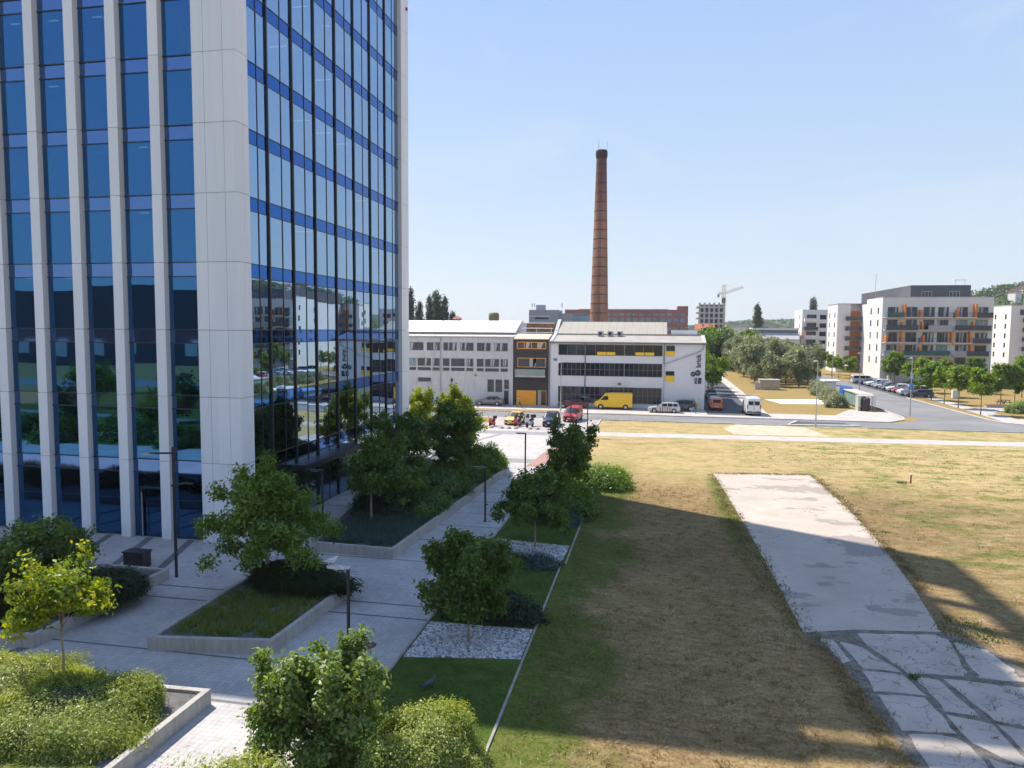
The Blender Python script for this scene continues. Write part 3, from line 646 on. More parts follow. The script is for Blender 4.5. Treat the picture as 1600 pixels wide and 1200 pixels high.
# wording read upwards: brick, with a stacked-block emblem under it
cu = bpy.data.curves.new('sign_text', 'FONT'); cu.body = 'brick'; cu.size = 0.98; cu.extrude = 0.03; cu.offset = 0.022
to = bpy.data.objects.new('tmp', cu); COL.objects.link(to); bpy.context.view_layer.update()
tm = bpy.data.meshes.new_from_object(to); bpy.data.objects.remove(to)
tm.materials.clear(); tm.materials.append(M['letter'])
so = link('sign_lettering', tm, wb, (6.8, FY-.04, 6.4)); so.rotation_euler = (R(90), R(-90), 0)
b = MB()
for cx_, cz_, sc in ((5.72,5.32,0.72),(6.42,5.5,0.86)):
    h_ = sc*0.5
    b.poly([(cx_-h_,FY-.05,cz_-h_*.2),(cx_-.02,FY-.05,cz_-h_),(cx_-.02,FY-.05,cz_+.0),(cx_-h_,FY-.05,cz_+h_*.75)])
    b.poly([(cx_+.02,FY-.05,cz_-h_),(cx_+h_,FY-.05,cz_-h_*.2),(cx_+h_,FY-.05,cz_+h_*.75),(cx_+.02,FY-.05,cz_)])
    b.poly([(cx_-h_*.9,FY-.05,cz_+h_*.85),(cx_,FY-.05,cz_+.08),(cx_+h_*.9,FY-.05,cz_+h_*.85),(cx_,FY-.05,cz_+h_*1.35)])
b.build('emblem', M['letter'], wb)
# rooftop cooling units, each a thing
acm = MB(); acm.box(0,0.95,0,0.4,0,0.75); 
for i, xx in enumerate((-9.0,-7.45,-5.95)):
    t = thing('cooling_unit', ['grey cooling unit on the white office roof, leftmost of three', 'grey cooling unit on the white office roof, middle of three', 'grey cooling unit on the white office roof, rightmost of three'][i], 'cooling unit', (xx, 116.4, 11.0), 0, 'cooling units on the office roof')
    link('casing', acm.mesh('casing', M['roofgrey']), t)
    b = MB(); b.lathe([(0.27,0),(0.27,0.03)], cx=0.4, cy=-0.035, cz=0.37, axis='y', seg=16); b.build('fan_grille', M['black'], t)
t = thing('roof_vent', 'small pyramid roofed vent on the factory ridge', 'roof vent', (-34.2,124,13.0))
b = MB(); b.box(-.6,.6,-.6,.6,0,.7); b.build('housing', M['wood'], t)
b = MB(); b.poly([(-.8,-.8,.72),(.8,-.8,.72),(0,0,1.3)]); b.poly([(.8,-.8,.72),(.8,.8,.72),(0,0,1.3)]); b.poly([(.8,.8,.72),(-.8,.8,.72),(0,0,1.3)]); b.poly([(-.8,.8,.72),(-.8,-.8,.72),(0,0,1.3)]); b.build('cap', plain('tile_red',(0.3,0.1,0.07)), t)
# ================================================================ THE CHIMNEY
ch = thing('brick_chimney', 'tall round red brick factory chimney with dark iron hoops', 'chimney', (-11.37,150,0))
k = NT('chimney_brick'); tc = k.n('ShaderNodeTexCoord').outputs['Object']; x, y, z = k.xyz(tc)
ang = k.math('MULTIPLY', k.math('ARCTAN2', y, x), 2.2)
cv = k.n('ShaderNodeCombineXYZ', i_0=ang, i_1=z, i_2=0.0).outputs[0]
br = k.n('ShaderNodeTexBrick', i_Vector=cv, i_Color1=(0.36,0.165,0.10), i_Color2=(0.27,0.115,0.07), i_Mortar=(0.32,0.23,0.17), i_Scale=1.0, i_Brick_Width=0.3, i_Row_Height=0.09, i_Mortar_Size=0.01)
c = k.mix(1.0, br.outputs[0], k.ramp(k.noise(0.5,6,0.7,k.mapping((1,1,0.35),vec=tc)), [(0.3,0.7),(0.7,1.25)]), 'MULTIPLY')
c = k.mix(k.maprange(z, 30, 48), c, (0.13,0.062,0.05)); M['chimney'] = k.fin(c, 0.95)
def cr(z): return 2.2 + (1.02-2.2)*z/47.0
b = MB(); b.lathe([(cr(z),z) for z in np.linspace(0,46.4,40)]+[(1.0,46.5)], seg=40); b.build('shaft', M['chimney'], ch, True)
b = MB(); b.lathe([(1.02,46.2),(1.12,46.5),(1.2,46.9),(1.2,47.6),(1.1,47.9),(0.98,48.0)], seg=40); b.build('cap', plain('sooty_brick',(0.045,0.028,0.026),0.95), ch, True)
for i in range(22):
    z = 6+i*1.86; b = MB(); b.lathe([(cr(z)+.02,z),(cr(z)+.03,z+.02),(cr(z)+.03,z+.12),(cr(z)+.015,z+.16)], seg=40); b.build('hoop', M['frame'], ch)
for a in (0.3,2.2,4.2):
    b = MB(); b.tube([(1.1*math.cos(a),1.1*math.sin(a),48.0),(1.1*math.cos(a),1.1*math.sin(a),49.9)], 0.035, 6); b.build('lightning_rod', M['galv'], ch)
b = MB()
for i in range(150):
    z = 2+i*0.3; b.tube([(-.2,-cr(z)-.12,z),(.2,-cr(z)-.12,z)], 0.02, 4)
for s_ in (-.2,.2): b.tube([(s_,-cr(1)-.12,1),(s_,-cr(46)-.12,46)], 0.025, 4)
b.build('ladder', M['frame'], ch)
# ================================================================ APARTMENT BLOCKS
M['aptwall'] = plain('pale_render', (0.70,0.67,0.645), 0.9, var=0.05, scale=0.2)
M['aptgrey'] = plain('grey_render', (0.40,0.385,0.40), 0.9, var=0.05, scale=0.2)
M['penthouse'] = plain('charcoal_cladding', (0.085,0.085,0.10), 0.7, var=0.08, scale=0.4)
M['aptorange'] = plain('orange_screen', (0.78,0.24,0.03), 0.6, var=0.12, scale=0.8)
M['railgrey'] = plain('grey_railing', (0.055,0.058,0.075), 0.5, var=0.15)
M['railgreen'] = plain('green_glass_railing', (0.03,0.10,0.085), 0.2, var=0.2)
def side_windows(par, x, ys, zs, w=0.9, h=1.5):
    for yy in ys:
        for zz in zs:
            b = MB(); b.box(x-.04, x-.005, yy-w/2, yy+w/2, zz, zz+h); o = b.build('window', M['greyframe'], par)
            b = MB(); b.quad((x-.05,yy+w/2-.07,zz+.07),(x-.05,yy-w/2+.07,zz+.07),(x-.05,yy-w/2+.07,zz+h-.07),(x-.05,yy+w/2-.07,zz+h-.07)); b.build('pane', M['win'], o)
ZS = [0.9+2.9*i for i in range(6)]
ac = thing('apartment_block', 'large pale apartment block with dark balconies, orange dividers and charcoal penthouse', 'apartment block')
AX0, AX1, AY = 51.7, 75.0, 183.0
b = MB(); b.box(AX0, AX1, AY, 196, 0, 19.95); b.box(59.2, AX1-.2, 196.01, 242, 0, 19.9); b.build('wall', M['aptwall'], ac)
b = MB(); b.box(59.1, 72.0, 188, 230, 19.96, 23.0); b.build('penthouse', M['penthouse'], ac)
b = MB(); b.box(AX0-.05,AX1+.05,AY-.05,188,19.96,20.1); b.build('parapet', M['aptgrey'], ac)
for xx in (61.5,67.5):
    window(ac, xx, xx+2.1, 20.3, 21.5, y=188, cols=3, frame='whitewall')
b = MB(); b.tube([(56,205,20),(56,205,27)], 0.06, 6); b.tube([(69,189,23),(69,189,24.3)], .04, 5); b.tube([(71,189,23),(71,189,24.3)], .04, 5); b.box(68.8,71.4,188.9,189.1,24.2,24.3); b.build('roof_antenna', M['galv'], ac)
def zx(v): return AX0 + (v-395)/(1310-395)*(AX1-AX0)
wx = [(440,525),(597,685),(740,830),(860,945),(1015,1100),(1172,1265)]
rails = [ [(425,565,'railgreen'),(965,980,'railgrey'),(1160,1290,'railgrey'),(575,960,None),(985,1155,None)],
          [(420,685,'railgrey'),(770,965,'aptgrey'),(985,1140,'railgrey'),(1145,1280,'railgrey'),(690,765,None)],
          [(690,705,'railgrey'),(1140,1280,'railgrey'),(425,685,None),(710,1135,None)],
          [(410,480,'aptgrey'),(565,955,'railgreen'),(975,1090,'aptgrey'),(1095,1270,'railgrey')],
          [(405,480,'railgrey'),(710,955,'railgrey'),(1000,1240,'railgreen')] ]
orang = [[(570,1),(705,.55),(1008,.55),(1152,1)],[(560,.6),(722,.6),(1140,.6)],[(425,.5),(555,.8),(735,.5),(970,.8),(1120,.8)],[(553,.7),(712,.6),(1130,.8)],[(690,.6),(980,.6),(1125,.7)]]
for s_ in range(5):
    z0 = ZS[5-s_]                                    # top balcony floor first: 15.4, 12.5 ...
    for a, c in wx:
        window(ac, zx(a), zx(c), z0+.1, z0+2.3, y=AY, cols=2, glass='win' if rnd.random() < .75 else 'teal', curtain=1 if rnd.random() < .6 else 0, fw=.09)
    for gi, (a, c) in enumerate(((405,720),(725,965),(985,1290))):
        b = MB(); b.box(zx(a), zx(c), AY-1.3, AY-.01, z0-.2, z0); bal = b.build('balcony', M['aptwall'], ac)
        q = MB(); q.box(zx(a)+.05, zx(c)-.05, AY-1.28, AY-1.25, z0+.98, z0+1.03)
        nn = int((zx(c)-zx(a))/0.25)
        for j in range(nn+1):
            xx = zx(a)+.06+(zx(c)-zx(a)-.14)*j/nn; q.box(xx, xx+.025, AY-1.275, AY-1.255, z0+.001, z0+.979)
        q.build('railing', M['railgrey'], bal)
    for a, c, mt in rails[s_]:
        if mt is None: continue
        b = MB(); b.box(zx(a), zx(c), AY-1.34, AY-1.3, z0-.1, z0+1.05); b.build('balcony_panel', M[mt], ac)
    for a, hh in orang[s_]:
        b = MB(); b.box(zx(a)-.2, zx(a)+.2, AY-1.25, AY-.02, z0+.002, z0+2.65*hh+.3); b.build('balcony_divider', M['aptorange'], ac)
for a, c in ((500,560),(640,700),(800,900),(1165,1200)):
    window(ac, zx(a), zx(c), 0.8, 2.2, y=AY, cols=2)
side_windows(ac, AX0, (186.2, 192.0), [z+.8 for z in ZS[1:]])
b = MB(); b.box(53,58,178,182.9,0,2.6); b.build('entrance_block', M['aptgrey'], ac)
def curved_block(label, X0, Y0, X1, Y1, hz, bx0, bx1):
    a = thing('apartment_block', label, 'apartment block', (X0, Y0, 0))
    b = MB(); b.box(0, bx0, 0, Y1-Y0, 0, hz); b.box(bx0+.01, X1-X0, 2.0, Y1-Y0, 0, hz); b.build('wall', M['aptwall'], a)
    b = MB(); b.box(-.1, X1-X0, -.1, Y1-Y0, hz+.01, hz+.2); b.build('parapet', M['aptgrey'], a)
    side_windows(a, 0, ((Y1-Y0)*.25, (Y1-Y0)*.78), [z+.7 for z in ZS[1:]], 1.0, 1.5)
    for s_ in range(6):
        z0 = 0.9+2.9*s_
        b = MB(); b.box(bx0+.02, bx1, 1.9, 1.99, z0, z0+2.6); b.build('orange_screen', M['aptorange'], a)
        b = MB(); b.box(bx0-1.2, bx1, -1.2, -.05, z0-.25, z0-.02); bal = b.build('balcony', M['aptgrey'], a)
        b = MB(); b.box(bx0-1.2, bx1, -1.26, -1.2, z0-.2, z0+1.0); b.box(bx0-1.26, bx0-1.2, -1.2, -.05, z0-.2, z0+1.0); b.build('railing', M['railgrey'], bal)
        if s_:
            for xx in (1.6,) if bx0 < 4.5 else (1.4, 3.2):
                pass
    return a
curved_block('pale apartment block with stacked orange loggias left of the large block', 52.6, 229.5, 64, 242, 20.0, 3.6, 9.5)
a = thing('apartment_block', 'farthest pale apartment block, behind the silvery grove', 'apartment block', (49.9, 267.6, 0))
b = MB(); b.box(0, 9.5, 0, 14, 0, 19.4); b.build('wall', M['aptwall'], a)
side_windows(a, 0, (4.5,), [z+.7 for z in ZS[1:]], 1.0, 1.5)
for s_ in range(6):
    z0 = .9+2.9*s_
    window(a, 5.8, 7.8, z0+.7, z0+2.2, y=0, cols=2)
    if s_:
        window(a, 1.5, 4.6, z0+.1, z0+2.3, y=0, cols=3)
        b = MB(); b.box(.6,5.0,-1.3,-.02,z0-.2,z0); bal = b.build('balcony', M['aptwall'], a)
        b = MB(); b.box(.6,5.0,-1.34,-1.3,z0-.2,z0+1.0); b.box(.6,.64,-1.29,-.03,z0+.001,z0+1.0); b.build('railing', M['whitewall'] if s_ % 2 else M['railgrey'], bal)
        if s_ in (3,): b = MB(); b.box(.3,.58,-1.2,-.02,z0,z0+1.6); b.build('balcony_divider', M['aptorange'], a)
a = curved_block('pale apartment block at the right edge with orange loggias', 105.2, 245, 126, 258, 20.2, 4.6, 12)
b = MB(); b.box(9,21,5,13,20.3,23.4); b.build('penthouse', M['aptgrey'], a)
window(a, 2.4, 4.0, 17.3, 19, y=0)
# ================================================================ FAR BUILDINGS
g = thing('grey_office_block', 'flat grey block with rooftop cabin and antennas left of the chimney', 'office block', (-45.3,262,0))
b = MB(); b.box(0,10.8,0,12,0,19); b.box(10.81,15,1,12,0,17.8); b.build('wall', plain('grey_cladding',(0.30,0.31,0.34),.8,var=.06), g)
b = MB(); b.box(2.1,5.3,3,6,19.01,20.9); b.build('roof_cabin', M['aptgrey'], g)
b = MB(); b.quad((0,-.03,16.6),(7.5,-.03,16.6),(7.5,-.03,16.85),(0,-.03,16.85)); b.build('ledge', M['whitewall'], g)
window(g, 2.2, 7.2, 15.6, 16.3, y=-.02, cols=5)
for xx in (.5,1.4,11.6):
    b = MB(); b.tube([(xx,4,19),(xx,4,21.6)], .06, 5); b.box(xx-.2,xx+.2,3.9,4.1,20.3,21.5); b.build('antenna', M['whitewall'], g)
g = thing('blue_glass_shed', 'low bluish glass hall beside the grey block', 'hall', (-34,275,0))
b = MB(); b.prismx([(0,0),(0,17.0),(14,15.2),(14,0)],2.5,12); b.build('wall', plain('blue_cladding',(0.22,0.36,0.42),.4,var=.1), g)
M['redbrick'] = plain('far_red_brick', (0.30,0.125,0.095), 0.95, var=0.15, scale=0.15)
g = thing('brick_warehouse', 'long red brick warehouse with rows of windows behind the chimney', 'warehouse', (-40.5,330,0))
b = MB(); b.box(0,50,.5,16,0,20.4); b.box(50.01,54.5,.5,16,0,22.6); b.build('wall', M['gapdark'], g)
b = MB()
for z0, z1 in ((13.5,15.0),(17.4,18.3),(19.6,21.0),(10,11.6)): b.box(0,54.4,0,.49,z0,z1)
b.build('brick_band', M['redbrick'], g)
b = MB()
for i in range(19): b.box(i*2.97,i*2.97+.75,.02,.48,0,19.59)
b.box(50.2,54.5,.01,.47,19.7,22.6); b.build('brick_pier', M['redbrick'], g)
b = MB(); b.box(0,54,.4,.499,11.7,19.5); b.build('glazing', plain('far_glazing',(0.20,0.27,0.33),.2,var=.3,scale=.3), g)
b = MB(); b.box(6,46,3,14,20.41,21.4); b.build('roof', M['aptwall'], g)
g = thing('concrete_shell', 'unfinished concrete tower frame beside a tower crane', 'building site', (23.5,420,0))
b = MB()
for s_ in range(9):
    b.box(-1.2 if s_ > 5 else 0,14,-.4,12,s_*3.05,s_*3.05+.9)
    for i in range(6): b.box(i*2.6,i*2.6+1.1,0,.5,s_*3.05+.9,s_*3.05+3.05)
b.build('frame', plain('raw_concrete',(0.42,0.41,0.41),.9,var=.1), g)
b = MB(); b.box(.6,13.4,2,11,0,26.5); b.build('core', plain('core_concrete',(0.11,0.10,0.105),.9), g)
g = thing('tower_crane', 'thin pale tower crane above the unfinished concrete tower', 'crane', (37.7,430,0))
def lattice(mb, p, q, w, n, rad):
    p = Vector(p); q = Vector(q); d = (q-p).normalized(); a = d.orthogonal().normalized(); c_ = d.cross(a)
    cs = [(a*w+c_*w),(a*w-c_*w),(-a*w-c_*w),(-a*w+c_*w)]
    for c__ in cs: mb.tube([p+c__, q+c__], rad, 4)
    for i in range(n):
        u = p+(q-p)*(i/n); v = p+(q-p)*((i+1)/n)
        for j in range(4): mb.tube([u+cs[j], v+cs[(j+1)%4]], rad*.7, 4)
M['cranepaint'] = plain('crane_paint',(0.66,0.52,0.48),.6)
b = MB(); lattice(b,(0,0,0),(0,0,38),.7,19,.12); b.build('mast', M['cranepaint'], g)
b = MB(); lattice(b,(0.5,0,33.2),(10.5,0,36.5),.5,12,.1); b.build('jib', M['cranepaint'], g)
b = MB(); lattice(b,(-.5,0,33.2),(-3.2,0,32.6),.5,3,.1); b.build('counter_jib', M['cranepaint'], g)
b = MB(); b.box(-3.6,-2.4,-.8,.8,30.8,32.6); b.build('counterweight', M['aptgrey'], g)
b = MB(); b.box(-.9,.9,-.9,.9,27.5,30.5); b.build('cab', M['gapdark'], g)
b = MB(); b.tube([(0,0,38),(8,0,35.6)],.05,4); b.tube([(0,0,38),(-3,0,32.7)],.05,4); b.build('tie_rope', M['cranepaint'], g)
g = thing('long_hall', 'long low hall with grey roof behind the grove', 'hall', (28.2,262,0))
b = MB(); b.box(0,20,0,14,0,9.2); b.build('wall', M['aptwall'], g)
b = MB(); b.prismx([(-.4,9.21),(2.5,11.3),(2.5,9.21)],-.3,20); b.build('roof', M['roofgrey'], g)
b = MB(); b.box(5.2,20,2.51,10,9.22,12.3); b.build('clerestory', M['greyframe'], g)
b = MB(); b.box(4.8,20.2,2.2,10.5,12.31,13.0); b.build('upper_roof', M['aptwall'], g)
g = thing('storage_tank', 'olive rounded tank top rising behind the factory roof', 'tank', (-31.2,140,0))
b = MB(); b.lathe([(.9,10),(.95,13.2),(1.05,14.4),(.98,15.0),(.7,15.2)],seg=20); b.lathe([(.85,0),(.85,9.99)],seg=16); b.build('vessel', plain('olive_paint',(0.16,0.14,0.06),.7,var=.2), g, True)
g = thing('shed', 'small low grey-roofed house by the far trees', 'house', (31,330,0))
b = MB(); b.box(0,14,0,8,0,13.6); b.build('wall', M['aptwall'], g); b = MB(); b.box(-.5,14.5,-.5,8.5,13.61,14.4); b.build('roof', M['roofgrey'], g)
g = thing('red_roofed_house', 'low house with a red tiled roof left of the far round trees', 'house', (22,300,0))
b = MB(); b.box(-6,1,0,7,0,12.4); b.build('wall', M['aptwall'], g); b = MB(); b.prismx([(-.4,12.41),(3.5,14.6),(7.4,12.41)],-6.3,1.3); b.build('roof', plain('red_tile',(0.42,0.13,0.07),.9,var=.15), g)
for i, (xx, yy, zz, rz, wl, lb) in enumerate(((247,560,39,.2,7,'dark roofed villa among trees on the right hill'),(262,575,45,-.1,12,'long dark villa on top of the right hill'),(236,545,36,.4,5,'small pale house low on the right hill'))):
    g = thing('hill_house', lb, 'house', (xx,yy,zz), rz)
    b = MB(); b.box(0,wl,0,6,-12,3.2); b.build('wall', M['aptwall'], g); b = MB(); b.prismx([(-.5,3.21),(3,5.4),(6.5,3.21)],-.5,wl+.5); b.build('roof', plain('hill_roof',(0.14,0.09,0.08),.9), g)
# behind the camera, met only as reflections in the tower: a long dark hall, a road and a bank
g = thing('dark_hall', 'long dark metal clad hall across the road behind the viewpoint', 'hall', (-230,-120,0))
b = MB(); b.box(0,165,-40,0,0,23); b.build('wall', plain('dark_cladding',(0.02,0.025,0.035),.6,var=.2,scale=.1), g)
b = MB()
for i in range(14): b.box(4+i*11.5,8+i*11.5,.01,.1,3,8)
b.build('panel', M['roofgrey'], g)
g = thing('depot', 'low pale depot building behind the viewpoint', 'depot', (-62,-118,0))
b = MB(); b.box(0,30,-20,0,0,13); b.build('wall', M['aptwall'], g); b = MB(); b.box(-.5,30.5,-20.5,.5,13.01,14); b.build('roof', M['roofgrey'], g)
sheet('back_road', [(-300,-75),(60,-55),(60,-43),(-300,-60)], 0.012, M['asphalt'])
sheet('back_lawn', [(-95,-42),(-9,-40),(-9,9),(-95,9)], 0.010, M['lawn'])
sheet('back_path', [(-95,-14.5),(-9,-8),(-9,-6.5),(-95,-12)], 0.014, M['asphalt'])
# ================================================================ VEGETATION
def leaves_mesh(name, cen, nrm_bias, size, mat, rng, aspect=0.55, val=None, up=0.35, core=None, coremat=None):
    """a diamond leaf at every centre; lv = each leaf's own tint"""
    n = len(cen)
    d = rng.normal(size=(n,3)); d += nrm_bias*1.1; d[:,2] += up; d /= np.linalg.norm(d, axis=1)[:,None]
    t = rng.normal(size=(n,3)); t -= d*(t*d).sum(1)[:,None]; t /= np.linalg.norm(t, axis=1)[:,None]
    s_ = np.cross(d, t); L = (size*rng.uniform(0.5,1.5,n))[:,None]
    A = cen - t*L*0.5; B = cen + s_*L*aspect*0.5 + d*L*0.08; C_ = cen + t*L*0.5; D = cen - s_*L*aspect*0.5 + d*L*0.08
    V = np.stack([A,B,C_,D], 1).reshape(-1,3)
    me = bpy.data.meshes.new(name); nv = len(V); nf = n
    cv, cf = (core if core else (np.zeros((0,3)), []))
    me.vertices.add(nv+len(cv)); me.vertices.foreach_set('co', np.concatenate([V, cv]).astype(np.float32).ravel() if len(cv) else V.astype(np.float32).ravel())
    li = np.arange(nv)
    ncl = sum(len(f) for f in cf)
    me.loops.add(nv+ncl); me.polygons.add(nf+len(cf))
    lidx = np.concatenate([li, np.array([nv+i for f in cf for i in f], dtype=int)]) if cf else li
    me.loops.foreach_set('vertex_index', lidx.astype(np.int32))
    ls = list(range(0, nv, 4)); lt = [4]*nf; p = nv
    for f in cf: ls.append(p); lt.append(len(f)); p += len(f)
    me.polygons.foreach_set('loop_start', np.array(ls, dtype=np.int32))
    me.materials.append(mat)
    if cf:
        me.materials.append(coremat or M['bark'])
        me.polygons.foreach_set('material_index', np.array([0]*nf+[1]*len(cf), dtype=np.int32))
    me.update(calc_edges=True)
    at_ = me.attributes.new('lv', 'FLOAT', 'FACE')
    v = np.clip(val if val is not None else rng.random(n), 0, 1)
    at_.data.foreach_set('value', np.concatenate([v, np.zeros(len(cf))]).astype(np.float32))
    return me
def lumpy(rng, k=13, amp=0.36):
    ds = rng.normal(size=(k,3)); ds /= np.linalg.norm(ds, axis=1)[:,None]; am = rng.uniform(-amp, amp, k)
    return lambda u: 1 + (np.maximum(0, u@ds.T)**3 * am).sum(1)
def crown_points(rng, rx, ry, rz, cz, ncl, per, sig, shape='round', shoots=0):
    u = rng.normal(size=(ncl*3,3)); u /= np.linalg.norm(u, axis=1)[:,None]
    r = rng.random(len(u))**(1/2.6)
    f = lumpy(rng); R_ = np.minimum(f(u)*r, 1.22)
    p = u*R_[:,None]
    if shape == 'egg':                         # widest low, drawn out at the top
        w = 1.08 - 0.42*np.clip(p[:,2], -1, 1.2); p[:,0] *= w; p[:,1] *= w
    if shape == 'dome': p[:,2] = np.abs(p[:,2])
    if shape == 'column':
        w = 1 - 0.5*np.abs(p[:,2])**2; p[:,0] *= w; p[:,1] *= w
    nb_ = max(9, min(46, ncl//8)); bo = p[:nb_]; rr_ = np.linalg.norm(bo, axis=1)[:,None]+1e-6
    bo = bo/rr_*np.maximum(rr_, .55*rng.random((nb_,1))+.3)
    ks = rng.integers(0, nb_, ncl); along = rng.uniform(.55, 1.08, (ncl,1))
    p = bo[ks]*along + rng.normal(size=(ncl,3))*np.array([.075,.075,.065])
    if shoots:                                 # upright leading shoots that break the outline
        for i in range(shoots):
            a = rng.uniform(0, 6.28); q = rng.uniform(0.1, 0.75); h0 = rng.uniform(0.1,0.5); L = rng.uniform(0.35,0.75)
            m_ = max(3, ncl//28)
            tt = np.linspace(0,1,m_)[:,None]
            s_ = np.concatenate([np.cos(a)*q*(1+.15*tt), np.sin(a)*q*(1+.15*tt), h0+L*tt], 1) + rng.normal(size=(m_,3))*0.03
            p = np.concatenate([p, s_])
    c = p*np.array([rx,ry,rz]) + np.array([0,0,cz])
    out = np.repeat(c, per, axis=0) + rng.normal(size=(len(c)*per,3))*np.array([sig,sig,sig*0.75])
    tint = np.repeat(rng.normal(0.5, 0.2, len(c)), per) + rng.normal(0, 0.22, len(out))
    bias = np.repeat(p, per, axis=0)
    return c, out, bias, tint
def limbs(mb, rng, base, top, r0_, targets, n=9, r1=0.02):
    """trunk with slight wander and branches out to leaf clusters"""
    base = Vector(base); top = Vector(top); L = (top-base).length
    pts = []; k_ = 6
    for i in range(k_+1):
        t = i/k_; j = 0 if i in (0,) else 0.025*L*t
        pts.append(base.lerp(top, t) + Vector((rng.normal()*j*.5, rng.normal()*j*.5, 0)))
    mb.tube(pts, [r0_*(1.25 if i == 0 else 1-0.8*i/k_) for i in range(k_+1)], 8)
    for tg in targets[:n]:
        t = rng.uniform(0.5, 0.92); s_ = base.lerp(top, t); e = Vector(tg); mid = s_.lerp(e, .5) + Vector((0,0,-0.06*(e-s_).length))
        mb.tube([s_, mid, e], [r0_*(1-.75*t)*.6, r0_*.25, r1*.5], 5)
def tree_meshes(name, seed, H, hb, rad, leaf, ncl, per, mat, shape='round', shoots=0, tr=0.07, bark='bark', sig=0.3, aspect=.55, ry=None, nb=12, stakes=False):
    rng = np.random.default_rng(seed)
    rz = (H-hb)/2; cz = hb+rz
    c, pts, bias, tint = crown_points(rng, rad, ry or rad, rz*(.8 if shoots else 1), cz-(rz*.18 if shoots else 0), ncl, per, sig, shape, shoots)
    pts[:,2] = np.maximum(pts[:,2], hb-0.25)
    cm = leaves_mesh(name+'_crown', pts, bias, leaf, mat, rng, aspect, tint)
    mb = MB(); sel = c[rng.permutation(len(c))]
    limbs(mb, rng, (0,0,-.15), (0,0,hb+(H-hb)*.7), tr, [tuple(v) for v in sel], nb)
    tm_ = mb.mesh(name+'_trunk', M[bark], True)
    return tm_, cm
def put_tree(name, label, cat, loc, meshes, rz=0, sc=1, group=None):
    t = thing(name, label, cat, loc, rz, group); t.scale = sc if isinstance(sc, (tuple,list)) else (sc,)*3
    link('trunk', meshes[0], t); link('crown', meshes[1], t)
    return t
M['leafdark'] = leafmat('dark_leaves', (0.045,0.095,0.015), (0.092,0.16,0.025), (0.17,0.25,0.045), .40)
M['leafmid'] = leafmat('mid_leaves', (0.06,0.125,0.014), (0.125,0.21,0.026), (0.225,0.31,0.05), .40)
M['leaflight'] = leafmat('light_leaves', (0.085,0.145,0.02), (0.17,0.25,0.05), (0.33,0.38,0.13), .42)
M['leafyellow'] = leafmat('yellow_green_leaves', (0.085,0.15,0.01), (0.21,0.29,0.016), (0.40,0.40,0.035), .42)
M['leaffresh'] = leafmat('fresh_leaves', (0.085,0.155,0.016), (0.18,0.28,0.028), (0.33,0.40,0.055), .42)
M['leafsilver'] = leafmat('silvery_leaves', (0.14,0.17,0.075), (0.23,0.26,0.125), (0.35,0.37,0.21), .32)
M['leaffar'] = leafmat('far_leaves', (0.045,0.075,0.022), (0.08,0.125,0.038), (0.135,0.185,0.06), .25)
M['leafbush'] = leafmat('bright_bush_leaves', (0.13,0.19,0.028), (0.27,0.325,0.06), (0.48,0.50,0.15), .42)
M['juniper'] = leafmat('dark_needles', (0.012,0.026,0.01), (0.028,0.05,0.016), (0.06,0.085,0.03), .1)
M['bluegreen'] = leafmat('bluish_leaves', (0.03,0.07,0.035), (0.06,0.12,0.075), (0.12,0.15,0.20), .25)
M['blade'] = leafmat('ornamental_grass', (0.075,0.125,0.02), (0.16,0.215,0.04), (0.29,0.30,0.085), .38)
M['leafpoplar'] = leafmat('poplar_leaves', (0.06,0.08,0.04), (0.10,0.125,0.065), (0.16,0.18,0.10), .25)
M['twig'] = plain('twigs', (0.06,0.05,0.035), 1.0, var=.3, scale=4)  # solid dark core added inside shrubs to stop sight through the leaves
PZ = 0.42
